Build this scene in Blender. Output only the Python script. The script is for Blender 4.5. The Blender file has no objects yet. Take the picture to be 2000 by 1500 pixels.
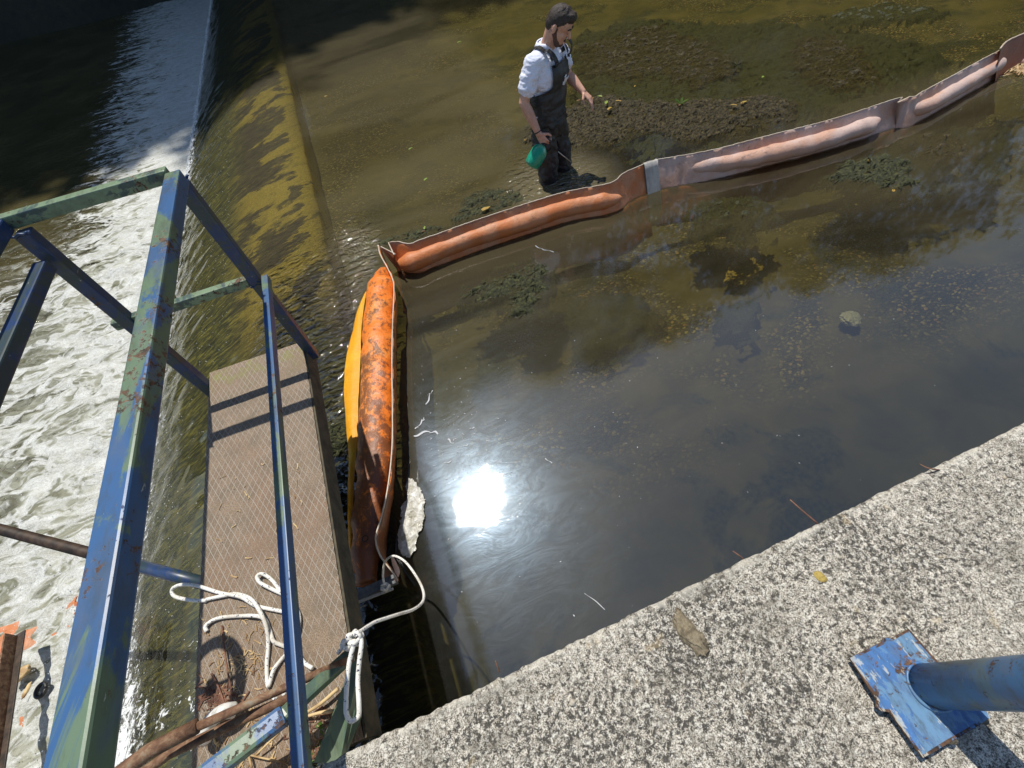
import bpy, bmesh, math, random
import numpy as np
from mathutils import Vector, Matrix, noise as mn
from mathutils.bvhtree import BVHTree
random.seed(7)
R_ = math.radians
SC = bpy.context.scene
COL = SC.collection
# ------------------------------------------------------------------ camera
F = 855.65
MR = np.array([[0.9219928, -0.3674117, -0.122221], [-0.3667968, -0.7276143, -0.5796874], [0.1240542, 0.5792979, -0.8056206]])          # columns: world x, y, z seen from the camera (right, down, forward)
CAM = np.array([0.0, 0.0, 2.52])
cd = bpy.data.cameras.new("camera"); cam = bpy.data.objects.new("camera", cd); COL.objects.link(cam)
cd.sensor_width = 36.0; cd.lens = F/2000*36.0; cd.clip_start = 0.02; cd.clip_end = 500
r_ = MR.T @ np.array([1.0,0,0]); u_ = MR.T @ np.array([0,-1.0,0]); b_ = MR.T @ np.array([0,0,-1.0])
cam.matrix_world = Matrix(((r_[0],u_[0],b_[0],CAM[0]),(r_[1],u_[1],b_[1],CAM[1]),(r_[2],u_[2],b_[2],CAM[2]),(0,0,0,1)))
SC.camera = cam
def at(u, v, z):
    """the world point at height z seen at photo position (u, v)"""
    r = MR.T @ np.array([u-1000.0, v-750.0, F])
    p = CAM + r*((z-CAM[2])/r[2])
    return Vector((p[0], p[1], p[2]))
# ------------------------------------------------------------------ world, sun, exposure
EL, AZ = R_(66.4), R_(-5.1)
w = bpy.data.worlds.new("World"); SC.world = w; w.use_nodes = True
wt = w.node_tree; bg = wt.nodes["Background"]
sk = wt.nodes.new("ShaderNodeTexSky"); sk.sky_type = 'NISHITA'; sk.sun_disc = False
sk.sun_elevation = EL; sk.sun_rotation = AZ; sk.air_density = 1.0; sk.dust_density = 0.4; sk.ozone_density = 1.0
wt.links.new(sk.outputs[0], bg.inputs[0]); bg.inputs[1].default_value = 0.11
sl = bpy.data.lights.new("sun", 'SUN'); sl.energy = 4.3; sl.angle = R_(0.53); sl.color = (1.0, 0.95, 0.86)
so = bpy.data.objects.new("sun", sl); COL.objects.link(so)
sdir = Vector((math.cos(EL)*math.sin(AZ), math.cos(EL)*math.cos(AZ), math.sin(EL)))
so.rotation_euler = sdir.to_track_quat('Z', 'Y').to_euler(); so.location = (0, 10, 30)
SC.view_settings.view_transform = 'Standard'; SC.view_settings.look = 'None'
SC.view_settings.exposure = 0.18; SC.view_settings.gamma = 1.0; SC.view_settings.use_curve_mapping = False
SC.render.engine = 'CYCLES'
SC.cycles.max_bounces = 8; SC.cycles.transparent_max_bounces = 12; SC.cycles.sample_clamp_indirect = 3.0
SC.cycles.caustics_reflective = False; SC.cycles.caustics_refractive = False
# ------------------------------------------------------------------ material helpers
class T:
    def __init__(s, name):
        s.m = bpy.data.materials.new(name); s.m.use_nodes = True; s.t = s.m.node_tree
        s.t.nodes.clear(); s.out = s.t.nodes.new('ShaderNodeOutputMaterial')
    def n(s, ty, ins=None, **pr):
        nd = s.t.nodes.new('ShaderNode'+ty)
        for k, v in pr.items(): setattr(nd, k, v)
        for k, v in (ins or {}).items():
            sock = nd.inputs[k]
            if isinstance(v, bpy.types.NodeSocket): s.t.links.new(v, sock)
            elif isinstance(v, (tuple, list)) and len(v) == 3 and sock.type == 'RGBA': sock.default_value = (*v, 1)
            else: sock.default_value = v
        return nd
    def co(s, sc=(1,1,1), rot=(0,0,0), loc=(0,0,0)):
        c = s.n('TexCoord').outputs['Object']
        return s.n('Mapping', {0: c, 1: loc, 2: rot, 3: sc}).outputs[0]
    def noise(s, v, sc, det=4, ro=0.55, dist=0.0):
        return s.n('TexNoise', {'Vector': v, 'Scale': sc, 'Detail': det, 'Roughness': ro, 'Distortion': dist}).outputs['Fac']
    def vor(s, v, sc, out='Distance', feature='F1', rnd=1.0):
        return s.n('TexVoronoi', {'Vector': v, 'Scale': sc, 'Randomness': rnd}, feature=feature).outputs[out]
    def ramp(s, f, st, mode='LINEAR'):
        nd = s.n('ValToRGB', {0: f}); nd.color_ramp.interpolation = mode; e = nd.color_ramp.elements
        while len(e) < len(st): e.new(0.5)
        for i, (p, c) in enumerate(st):
            e[i].position = p; e[i].color = (*c, 1) if isinstance(c, (tuple, list)) else (c, c, c, 1)
        return nd.outputs[0]
    def mix(s, f, a, b, bt='MIX'):
        return s.n('MixRGB', {0: f, 1: a, 2: b}, blend_type=bt).outputs[0]
    def ma(s, op, a, b=0.0, c=0.0, clamp=False):
        return s.n('Math', {0: a, 1: b, 2: c}, operation=op, use_clamp=clamp).outputs[0]
    def ss(s, v, lo, hi):
        return s.n('MapRange', {0: v, 1: lo, 2: hi, 3: 0.0, 4: 1.0}, interpolation_type='SMOOTHSTEP').outputs[0]
    def bump(s, h, st=0.5, d=0.01, nrm=None):
        i = {'Height': h, 'Strength': st, 'Distance': d}
        if nrm is not None: i['Normal'] = nrm
        return s.n('Bump', i).outputs[0]
    def pbr(s, col, ro=0.6, nrm=None, **kw):
        i = {'Base Color': col, 'Roughness': ro}
        if nrm is not None: i['Normal'] = nrm
        for k, v in kw.items(): i[k.replace('_', ' ')] = v
        sh = s.n('BsdfPrincipled', i).outputs[0]; s.fin(sh); return sh
    def fin(s, sh): s.t.links.new(sh, s.out.inputs[0])
M = {}
def mat(name):
    def d(f):
        t = T(name); f(t); M[name] = t.m; return f
    return d

@mat('concrete')
def _(t):
    c = t.co()
    big = t.noise(c, 2.2, 4, 0.6)
    mid = t.noise(c, 34, 5, 0.7)
    fine = t.noise(c, 270, 5, 0.8)
    fine2 = t.noise(t.co(loc=(3,1,7)), 420, 2, 0.7)
    base = t.ramp(fine, [(0.38, (0.06,0.05,0.038)), (0.46, (0.27,0.235,0.18)), (0.51, (0.60,0.545,0.45)), (0.57, (0.93,0.88,0.77))])
    base = t.mix(t.ramp(mid, [(0.40, 0.55), (0.54, 0.0)]), base, (0.20,0.18,0.145), 'MIX')
    d1 = t.noise(t.co(loc=(9,4,2)), 58, 5, 0.75, 0.3)
    dens = t.ma('MULTIPLY_ADD', big, 0.45, -0.125)
    dark = t.ss(t.ma('ADD', d1, dens), 0.622, 0.66)
    dk2 = t.ss(t.noise(t.co(loc=(2,8,5)), 150, 4, 0.65), 0.560, 0.60)
    col = t.mix(t.ma('MULTIPLY', dark, 0.86), base, (0.028,0.026,0.022))
    col = t.mix(t.ma('MULTIPLY', dk2, 0.8), col, (0.055,0.048,0.038))
    wh = t.ss(t.noise(t.co(loc=(5,5,1)), 95, 5, 0.8), 0.52, 0.62)
    col = t.mix(t.ma('MULTIPLY', wh, 0.9), col, (0.92,0.88,0.78))
    yel = t.ss(t.noise(t.co(loc=(1,2,9)), 14, 2), 0.66, 0.72)
    col = t.mix(t.ma('MULTIPLY', yel, 0.35), col, (0.5,0.38,0.2))
    gs = t.n('TexCoord').outputs['Object']; gy = t.n('SeparateXYZ', {0: gs}).outputs[1]
    st_ = t.ss(t.noise(t.co(loc=(8,1,3), sc=(1,1.6,1)), 4.5, 5, 0.65, 0.8), 0.52, 0.66)
    col = t.mix(t.ma('MULTIPLY', st_, 0.38), col, (0.13,0.115,0.085))
    cr = t.n('TexVoronoi', {'Vector': t.n('VectorMath', {0: gs, 1: t.n('VectorMath', {0: t.n('TexNoise', {'Vector': gs, 'Scale': 9.0}).outputs['Color'], 3: 0.09}, operation='SCALE').outputs[0]}, operation='ADD').outputs[0], 'Scale': 1.7}, feature='DISTANCE_TO_EDGE').outputs['Distance']
    crk = t.ma('MULTIPLY', t.ss(cr, 0.004, 0.001), t.ss(t.noise(gs, 3.0, 2), 0.60, 0.66))
    col = t.mix(crk, col, (0.02,0.018,0.015))
    rim = t.ma('MULTIPLY', t.ss(gy, 0.085, 0.12), t.ss(mid, 0.42, 0.56))
    col = t.mix(t.ma('MULTIPLY', rim, 0.6), col, (0.74,0.71,0.62))
    h = t.ma('ADD', t.ma('MULTIPLY', fine, 1.0), t.ma('MULTIPLY', fine2, 0.5))
    h = t.ma('SUBTRACT', t.ma('ADD', h, t.ma('MULTIPLY', mid, 1.2)), t.ma('MULTIPLY', crk, 2.0))
    t.pbr(col, 0.9, t.bump(h, 0.9, 0.006))

def paint(name, c1, c2, rust=0.62, sc=1.0, seed=0, teal=0.52, wh=0.68):
    t = T(name)
    c = t.co(sc=(1,0.45,1), loc=(seed,seed*2,0))
    p = t.noise(c, 9*sc, 8, 0.68, 0.5)
    col = t.mix(t.ss(p, teal-0.025, teal+0.03), c1, c2)
    gr = t.ss(t.noise(t.co(loc=(seed,9,9), sc=(1,0.3,1)), 30*sc, 8, 0.75), 0.44, 0.66)
    col = t.mix(t.ma('MULTIPLY', gr, 0.55), col, (0.055,0.06,0.04))
    col = t.mix(t.ss(t.noise(c, 22*sc, 4, 0.6), 0.5, 0.8), col, tuple(0.6*x+0.05 for x in c1))
    sp = t.noise(t.co(loc=(seed,3,1)), 38, 6, 0.75)
    ru = t.ss(t.ma('ADD', t.ma('MULTIPLY', sp, 0.6), t.ma('MULTIPLY', t.noise(t.co(loc=(seed,7,1)), 5, 3), 0.45)), rust-0.02, rust+0.03)
    rc = t.ramp(t.noise(c, 60, 3), [(0.35,(0.02,0.012,0.008)), (0.6,(0.12,0.06,0.03)), (0.75,(0.3,0.16,0.08))])
    col = t.mix(ru, col, rc)
    wht = t.ss(t.noise(t.co(loc=(4,seed,8), sc=(1,0.3,1)), 45, 4, 0.7), wh, wh+0.03)
    col = t.mix(t.ma('MULTIPLY', wht, 0.6), col, (0.55,0.55,0.48))
    h = t.ma('ADD', t.ma('MULTIPLY', ru, -1.0), t.ma('MULTIPLY', sp, 0.3))
    t.pbr(col, t.ma('MULTIPLY_ADD', ru, 0.4, 0.38), t.bump(h, 0.5, 0.0015))
    M[name] = t.m
paint('blue_paint', (0.034,0.105,0.25), (0.12,0.185,0.115), 0.60, 0.55, 0, 0.50)
paint('teal_paint', (0.18,0.26,0.16), (0.05,0.09,0.09), 0.61, 1.0, 5)
paint('shaded_blue_paint', (0.014,0.042,0.13), (0.03,0.055,0.07), 0.63, 1.0, 9)  # railing blue darkened, the shade of unlit faces put into the colour
paint('plate_paint', (0.065,0.17,0.39), (0.13,0.25,0.40), 0.605, 2.0, 3, 0.5, 0.61)
paint('rim_paint', (0.06,0.175,0.40), (0.13,0.25,0.42), 0.50, 2.0, 3, 0.5, 0.58)
paint('post_paint', (0.05,0.15,0.32), (0.09,0.17,0.23), 0.585, 1.2, 6)
paint('green_paint', (0.10,0.15,0.09), (0.07,0.12,0.09), 0.66, 1.2, 2)

@mat('rusty')
def _(t):
    c = t.co()
    n = t.noise(c, 30, 5, 0.7, 0.4)
    col = t.ramp(n, [(0.3,(0.05,0.025,0.015)), (0.5,(0.17,0.085,0.045)), (0.62,(0.26,0.17,0.10)), (0.75,(0.22,0.24,0.2))])
    t.pbr(col, 0.8, t.bump(n, 0.5, 0.003))
@mat('thread_steel')
def _(t):
    c = t.co(); n = t.noise(c, 20, 4)
    t.pbr(t.ramp(n, [(0.35,(0.015,0.012,0.01)), (0.65,(0.07,0.045,0.03))]), 0.55, t.bump(n, 0.4, 0.002))
@mat('dark_steel')
def _(t):
    c = t.co(); n = t.noise(c, 25, 5, 0.6)
    t.pbr(t.ramp(n, [(0.35,(0.05,0.055,0.06)), (0.65,(0.16,0.17,0.19))]), 0.6, t.bump(n, 0.4, 0.003))
@mat('pvc')
def _(t):
    n = t.noise(t.co(), 40, 4); t.pbr(t.ramp(n, [(0.35,(0.35,0.34,0.3)), (0.6,(0.75,0.74,0.7))]), 0.5)

@mat('plank')
def _(t):
    g = t.n('TexCoord').outputs['Object']; x = t.n('SeparateXYZ', {0: g})
    wv = t.noise(g, 6, 2)
    u = t.ma('MULTIPLY_ADD', wv, 0.25, t.ma('MULTIPLY', x.outputs[0], 1/0.029)); v = t.ma('MULTIPLY', x.outputs[1], 1/0.063)
    def line(k):
        f = t.ma('FRACT', k); return t.ss(t.ma('ABSOLUTE', t.ma('SUBTRACT', f, 0.5)), 0.085, 0.03)
    ln = t.ma('MAXIMUM', line(t.ma('ADD', u, v)), line(t.ma('SUBTRACT', u, v)))
    wear = t.ss(t.noise(g, 7, 3, 0.6), 0.30, 0.52)
    ln = t.ma('MULTIPLY', ln, wear)
    fine = t.noise(g, 260, 4, 0.7); mid = t.noise(g, 12, 5, 0.65); big = t.noise(t.co(loc=(5,0,0)), 2.6, 3)
    col = t.ramp(fine, [(0.35,(0.10,0.070,0.046)), (0.5,(0.235,0.170,0.115)), (0.66,(0.38,0.29,0.205))])
    col = t.mix(t.ramp(mid, [(0.4,0.0),(0.65,0.55)]), col, (0.12,0.10,0.07))
    col = t.mix(t.ramp(big, [(0.5,0.0),(0.62,0.28)]), col, (0.22,0.12,0.07))
    end = t.ss(x.outputs[1], 1.85, 2.1)
    col = t.mix(t.ma('MULTIPLY', end, t.ss(mid, 0.45, 0.6)), col, (0.22,0.20,0.08))
    col = t.mix(t.ma('MULTIPLY', ln, 0.8), col, (0.40,0.35,0.29))
    spk = t.ss(t.noise(t.co(loc=(1,6,0)), 420, 2), 0.66, 0.7)
    col = t.mix(t.ma('MULTIPLY', spk, 0.6), col, (0.45,0.4,0.33))
    h = t.ma('ADD', fine, t.ma('MULTIPLY', ln, 1.2))
    t.pbr(col, 0.85, t.bump(h, 0.7, 0.003))
@mat('plank_side')
def _(t):
    n = t.noise(t.co(), 14, 5, 0.7); t.pbr(t.ramp(n, [(0.35,(0.035,0.032,0.022)), (0.65,(0.11,0.09,0.055))]), 0.9, t.bump(n, 0.5, 0.01))

def boom(name, base, pale, stain, thr, st=(1,1,1), tr=0.0, wax=0.5):
    t = T(name); c = t.co(sc=st)
    n1 = t.noise(c, 15, 8, 0.78, 0.3); n2 = t.noise(t.co(loc=(4,4,4), sc=st), 4, 3)
    col = t.mix(t.ss(n2, 0.42, 0.62), base, pale)
    k_ = t.ma('ADD', t.ma('MULTIPLY', n1, 0.75), t.ma('MULTIPLY', n2, 0.25))
    if name == 'boom_dirt_shade':
        yy = t.n('SeparateXYZ', {0: t.n('TexCoord').outputs['Object']}).outputs[1]
        k_ = t.ma('ADD', k_, t.ma('MULTIPLY_ADD', t.ss(yy, 2.7, 0.7), 0.12, -0.012))  # stain thickens towards the near end, painting dirt and shadow together
    s1 = t.ss(k_, thr-0.035, thr+0.06)
    sp = t.ss(t.noise(t.co(loc=(7,1,2)), 60, 4, 0.7), 0.60, 0.68)
    col = t.mix(t.ma('MULTIPLY', s1, 0.78), col, stain)
    col = t.mix(t.ma('MULTIPLY', sp, 0.6), col, tuple(0.3*x for x in base))
    wr = t.noise(t.co(sc=(1,1,0.4)), 24, 5, 0.65, 0.8)
    sh = t.n('BsdfPrincipled', {'Base Color': col, 'Roughness': wax, 'Normal': t.bump(t.ma('ADD', wr, t.ma('MULTIPLY', n1, 0.4)), 0.55, 0.011)}).outputs[0]
    if tr > 0:
        tl = t.n('BsdfTranslucent', {'Color': col}).outputs[0]
        sh = t.n('MixShader', {0: tr, 1: sh, 2: tl}).outputs[0]
    t.fin(sh); M[name] = t.m
boom('boom_dirt_shade', (0.72,0.19,0.020), (0.76,0.26,0.05), (0.060,0.030,0.022), 0.50, (1.5,1.0,1), 0.0, 0.42)
boom('boom_flap', (0.95,0.42,0.01), (0.95,0.5,0.02), (0.4,0.1,0.01), 0.70, (1,1,1), 0.25)
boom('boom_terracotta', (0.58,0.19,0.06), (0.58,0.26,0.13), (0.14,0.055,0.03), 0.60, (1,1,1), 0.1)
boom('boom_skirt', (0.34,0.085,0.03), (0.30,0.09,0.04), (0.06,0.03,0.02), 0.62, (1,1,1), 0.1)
boom('boom_pink', (0.62,0.46,0.40), (0.60,0.36,0.26), (0.24,0.17,0.15), 0.59, (0.6,1,1), 0.1)
boom('boom_edge', (0.6,0.52,0.42), (0.5,0.4,0.3), (0.1,0.08,0.06), 0.64)
boom('alu', (0.42,0.41,0.38), (0.33,0.32,0.3), (0.09,0.08,0.07), 0.60, (3,1,1), 0.0, 0.45)

@mat('rope')
def _(t):
    c = t.co(); n = t.ss(t.noise(c, 130, 2), 0.62, 0.65)
    col = t.mix(n, (0.78,0.76,0.70), (0.04,0.045,0.09))
    d = t.noise(c, 10, 3); col = t.mix(t.ramp(d, [(0.5,0.0),(0.7,0.6)]), col, (0.38,0.32,0.22))
    t.pbr(col, 0.8, t.bump(t.noise(c, 500, 2), 0.6, 0.002))
@mat('straw')
def _(t):
    n = t.n('TexNoise', {'Vector': t.co(), 'Scale': 12.0}).outputs['Fac']
    t.pbr(t.ramp(n, [(0.35,(0.25,0.14,0.06)), (0.6,(0.62,0.46,0.24))]), 0.8)
@mat('twig')
def _(t):
    n = t.noise(t.co(), 30, 4); t.pbr(t.ramp(n, [(0.35,(0.10,0.045,0.03)), (0.65,(0.26,0.13,0.08))]), 0.8)
@mat('mortar')
def _(t):
    n = t.noise(t.co(), 60, 5, 0.7); t.pbr(t.ramp(n, [(0.35,(0.10,0.08,0.05)), (0.6,(0.27,0.225,0.15))]), 0.95, t.bump(n, 0.9, 0.008))

# ---- water and riverbed
@mat('bed')
def _(t):
    c = t.co()
    vd = t.n('TexVoronoi', {'Vector': t.n('Mapping', {0: t.n('VectorMath', {0: c, 1: t.n('VectorMath', {0: t.n('TexNoise', {'Vector': c, 'Scale': 22.0}).outputs['Color'], 3: 0.05}, operation='SCALE').outputs[0]}, operation='ADD').outputs[0], 3: (1,1.35,0.3), 2: (0,0,0.3)}).outputs[0], 'Scale': 30.0}, feature='F1')
    rnd = t.n('SeparateColor', {0: vd.outputs['Color']}).outputs[0]
    peb = t.ramp(rnd, [(0.0,(0.04,0.036,0.014)), (0.45,(0.10,0.085,0.035)), (0.75,(0.19,0.155,0.065)), (0.94,(0.38,0.32,0.17)), (1.0,(0.30,0.13,0.06))])
    peb = t.mix(t.ss(vd.outputs['Distance'], 0.36, 0.62), peb, (0.035,0.03,0.012))
    silt = t.ramp(t.noise(c, 2.2, 4, 0.6, 0.4), [(0.3,(0.055,0.048,0.016)), (0.7,(0.12,0.098,0.034))])
    gp = t.ss(t.noise(t.co(loc=(0.7,2.1,0)), 0.85, 4, 0.6, 0.5), 0.44, 0.62)
    gp = t.ma('MULTIPLY', gp, t.ss(t.n('SeparateXYZ', {0: c}).outputs[1], 0.7, 1.5))
    col = t.mix(gp, silt, peb)
    wd = t.ss(t.noise(t.co(loc=(3.3,0.4,0), sc=(1,1.2,1)), 1.1, 5, 0.62, 0.6), 0.535, 0.62)
    wt_ = t.ramp(t.noise(c, 30, 4, 0.7), [(0.4,(0.012,0.015,0.006)), (0.65,(0.05,0.055,0.02))])
    col = t.mix(t.ma('MULTIPLY', wd, 0.9), col, wt_)
    h = t.ma('SUBTRACT', 0.6, t.ma('MULTIPLY', vd.outputs['Distance'], gp))
    t.pbr(col, 0.9, t.bump(h, 0.8, 0.03))
def waternodes(t, c, sx, ripple, fine):
    """ripple height"""
    a = t.noise(t.n('Mapping', {0: c, 3: (0.55,1.0,1)}).outputs[0], 5.0, 4, 0.55, 0.7)
    b = t.noise(t.n('Mapping', {0: c, 3: (0.6,1.0,1), 1: (2,5,0)}).outputs[0], 28.0, 4, 0.6, 1.2)
    return t.ma('ADD', t.ma('MULTIPLY', a, ripple), t.ma('MULTIPLY', b, fine))
@mat('water')
def _(t):
    c = t.n('TexCoord').outputs['Object']; s = t.n('SeparateXYZ', {0: c}); X, Y = s.outputs[0], s.outputs[1]
    # rougher outside the boom and towards the weir, rings around the standing man
    bx = t.ma('SUBTRACT', X, t.ma('MULTIPLY_ADD', Y, 0.22, -0.82))       # distance from the line of the near boom
    nearw = t.ma('MULTIPLY', t.ma('MULTIPLY', t.ss(bx, -0.02, -0.35), t.ss(Y, 5.5, 3.5)), t.ss(X, -1.75, -1.2))
    sheen = t.ma('MULTIPLY', t.ss(bx, -0.1, 0.15), t.ss(Y, 3.3, 2.9))
    d = t.n('VectorMath', {0: c, 1: (1.80,4.15,0)}, operation='DISTANCE').outputs['Value']
    fall = t.ss(d, 0.85, 0.1)
    h = waternodes(t, c, 1, 0.35, 0.030)
    amp = t.ma('ADD', 0.019, t.ma('ADD', t.ma('ADD', t.ma('MULTIPLY', nearw, 2.5), t.ma('MULTIPLY', t.ss(X, -2.3, -3.0), 2.0)), t.ma('MULTIPLY', t.ss(Y, 3.1, 3.6), 0.22)))
    h = t.ma('MULTIPLY', h, amp)
    h2 = t.noise(t.n('Mapping', {0: c, 3: (0.8,1,1)}).outputs[0], 22, 3, 0.6, 0.6)
    hs = t.noise(t.n('Mapping', {0: c, 3: (0.7,1,1)}).outputs[0], 15, 1.5, 0.5, 0.4)
    h = t.ma('ADD', h, t.ma('MULTIPLY', hs, t.ma('ADD', t.ma('MULTIPLY', t.ss(d, 0.75, 0.30), 1.7), t.ma('MULTIPLY', nearw, 1.3))))
    h = t.ma('ADD', h, t.ma('MULTIPLY', t.ma('SINE', t.ma('MULTIPLY', d, 42.0)), t.ma('MULTIPLY', fall, 0.05)))
    # oily swirls in the trapped pool
    sw = t.noise(t.n('Mapping', {0: c, 2: (0,0,0.6), 3: (0.55,1.3,1)}).outputs[0], 5.5, 7, 0.72, 2.6)
    h = t.ma('ADD', h, t.ma('MULTIPLY', sw, t.ma('MULTIPLY', t.ma('MULTIPLY', sheen, t.ss(X, 2.4, 0.0)), 0.013)))
    nr = t.bump(h, 1.0, 0.035)
    fr = t.n('Fresnel', {'IOR': t.ma('ADD', t.ma('MULTIPLY_ADD', sheen, 0.78, 1.36), t.ma('MULTIPLY', t.ma('MAXIMUM', nearw, fall), 0.45)), 'Normal': nr}).outputs[0]
    gl = t.n('BsdfGlossy', {'Color': (1,1,1), 'Roughness': 0.035, 'Normal': nr}).outputs[0]
    gr = t.n('BsdfGlossy', {'Color': (0.55,0.76,1.0), 'Roughness': 0.25, 'Normal': nr}).outputs[0]
    film = t.ma('MULTIPLY', t.ma('MULTIPLY', sheen, t.ss(X, 2.2, 0.2)), t.ma('MULTIPLY_ADD', t.ss(sw, 0.42, 0.62), 0.05, 0.07))
    g = t.n('MixShader', {0: film, 1: gl, 2: gr}).outputs[0]
    onweir = t.ss(X, -0.45, -1.0)
    silt = t.ss(t.noise(t.n('Mapping', {0: c, 3: (0.35,1,1)}).outputs[0], 0.9, 4, 0.6, 0.8), 0.34, 0.62)
    turb = t.ma('MULTIPLY_ADD', silt, 0.26, 0.14)
    turb = t.ma('MULTIPLY_ADD', t.ss(Y, 2.6, 4.2), 0.14, turb)
    weedy = t.ma('MULTIPLY', t.ss(X, 1.9, 2.7), t.ss(Y, 3.3, 3.9)); turb = t.ma('MULTIPLY', turb, t.ma('MULTIPLY_ADD', weedy, -0.70, 1.0))
    deep = t.ss(Y, 1.9, 0.3)
    turb = t.ma('MULTIPLY', turb, t.ma('MULTIPLY_ADD', deep, -0.70, 1.0))
    turb = t.ma('MULTIPLY', turb, t.ma('SUBTRACT', 1.0, t.ma('MULTIPLY', onweir, 0.93)))
    turb = t.ma('ADD', turb, t.ma('MULTIPLY', t.ss(t.n('VectorMath', {0: c, 1: (1.78,3.98,0)}, operation='DISTANCE').outputs['Value'], 0.85, 0.25), 0.62))
    mu = t.n('BsdfDiffuse', {'Color': (0.118,0.100,0.056)}).outputs[0]
    tr = t.n('BsdfTransparent', {'Color': t.mix(onweir, t.mix(deep, (0.82,0.80,0.54), (0.55,0.56,0.44)), (0.93,0.93,0.85))}).outputs[0]
    body = t.n('MixShader', {0: turb, 1: tr, 2: mu}).outputs[0]
    sh = t.n('MixShader', {0: fr, 1: body, 2: g}).outputs[0]
    # white threads where the film breaks on the lower face
    st = t.noise(t.n('Mapping', {0: c, 3: (0.5,1,1), 2: (0,0,-0.25)}).outputs[0], 20, 6, 0.75, 1.2)
    lo = t.ss(X, -2.55, -3.22)
    fr_ = t.ma('MULTIPLY', t.ss(Y, 2.0, 0.6), t.ma('MULTIPLY', t.ss(t.noise(c, 2.6, 4, 0.6, 0.8), 0.43, 0.58), 0.20))
    k = t.ss(t.ma('ADD', st, t.ma('ADD', t.ma('MULTIPLY', lo, 0.27), fr_)), 0.70, 0.79)
    k = t.ma('MULTIPLY', k, t.ss(X, -1.2, -1.8))
    fo = t.n('BsdfDiffuse', {'Color': (0.72,0.75,0.76)}).outputs[0]
    t.fin(t.n('MixShader', {0: k, 1: sh, 2: fo}).outputs[0])
@mat('tailwater')
def _(t):
    c = t.n('TexCoord').outputs['Object']
    h = waternodes(t, c, 1, 0.5, 0.18)
    nr = t.bump(h, 1.0, 0.06)
    col = t.ramp(t.noise(c, 0.8, 3), [(0.35,(0.045,0.04,0.016)), (0.65,(0.085,0.072,0.03))])
    t.pbr(col, 0.08, nr, IOR=1.36)
@mat('foam')
def _(t):
    c = t.n('TexCoord').outputs['Object']; s = t.n('SeparateXYZ', {0: c}); X, Y = s.outputs[0], s.outputs[1]
    fl = t.n('Mapping', {0: c, 2: (0,0,-0.12), 3: (0.55,1.15,1)}).outputs[0]
    wr = t.n('TexNoise', {'Vector': fl, 'Scale': 1.5, 'Detail': 3.0}).outputs['Color']
    sc = t.n('VectorMath', {0: wr, 3: 1.5}, operation='SCALE').outputs[0]
    wp = t.n('VectorMath', {0: fl, 1: sc}, operation='ADD').outputs[0]
    cell = t.vor(wp, 2.3, 'Distance', 'DISTANCE_TO_EDGE')
    cell2 = t.vor(wp, 6.5, 'Distance', 'DISTANCE_TO_EDGE')
    n = t.noise(wp, 3.0, 7, 0.68, 0.5)
    web = t.ma('ADD', t.ma('MULTIPLY', t.ss(cell, 0.20, 0.0), 0.52), t.ma('MULTIPLY', t.ss(cell2, 0.26, 0.0), 0.40))
    # strength: full at the foot of the weir, thinning downstream and towards the shade
    near = t.ss(X, -8.2, -3.6)
    fy = t.ss(Y, 10.5, 6.0)
    foot = t.ss(t.ma('ADD', X, t.ma('MULTIPLY', t.ma('SUBTRACT', n, 0.5), 2.6)), t.ma('MULTIPLY_ADD', Y, -0.11, -4.3), -3.2)
    dens = t.ma('ADD', t.ma('MULTIPLY', near, t.ma('MULTIPLY_ADD', fy, 0.34, 0.04)), t.ma('MULTIPLY', foot, t.ma('MULTIPLY_ADD', fy, -0.62, 0.95)))
    k = t.ma('ADD', t.ma('ADD', web, t.ma('MULTIPLY', n, 0.75)), t.ma('SUBTRACT', dens, 0.98))
    a = t.ss(k, -0.02, 0.42)
    a = t.ma('MULTIPLY', a, t.ss(t.ma('ADD', dens, 0.0), 0.03, 0.2))
    bub = t.ss(t.vor(c, 55, 'Distance', 'DISTANCE_TO_EDGE'), 0.0, 0.16)
    a = t.ma('MULTIPLY', a, t.ma('MULTIPLY_ADD', t.ss(t.noise(c, 60, 5, 0.85), 0.38, 0.56), 0.45, 0.55))
    a = t.ma('MULTIPLY', a, t.ma('MULTIPLY_ADD', bub, -0.22, 1.0))
    # aerated milky water under the foam
    col = t.ramp(t.noise(wp, 9, 6, 0.7), [(0.3,(0.42,0.42,0.36)), (0.6,(0.74,0.76,0.75))])
    hh = t.ma('ADD', n, t.ma('MULTIPLY', t.noise(wp, 24, 6, 0.75), 0.45))
    nr = t.bump(t.ma('ADD', hh, t.ma('MULTIPLY', t.noise(c, 90, 4, 0.8), 0.18)), 0.7, 0.035)
    fo = t.n('BsdfPrincipled', {'Base Color': col, 'Roughness': 0.45, 'Normal': nr}).outputs[0]
    mc = t.ramp(t.noise(wp, 4, 6, 0.7), [(0.36,(0.13,0.13,0.085)), (0.62,(0.38,0.385,0.31))])
    milk = t.n('BsdfDiffuse', {'Color': mc, 'Normal': nr}).outputs[0]
    tp = t.n('BsdfTransparent').outputs[0]
    ml = t.n('MixShader', {0: t.ss(t.ma('ADD', dens, t.ma('MULTIPLY', t.ma('SUBTRACT', n, 0.5), 0.8)), 0.06, 0.42), 1: tp, 2: milk}).outputs[0]
    t.fin(t.n('MixShader', {0: a, 1: ml, 2: fo}).outputs[0])
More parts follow.
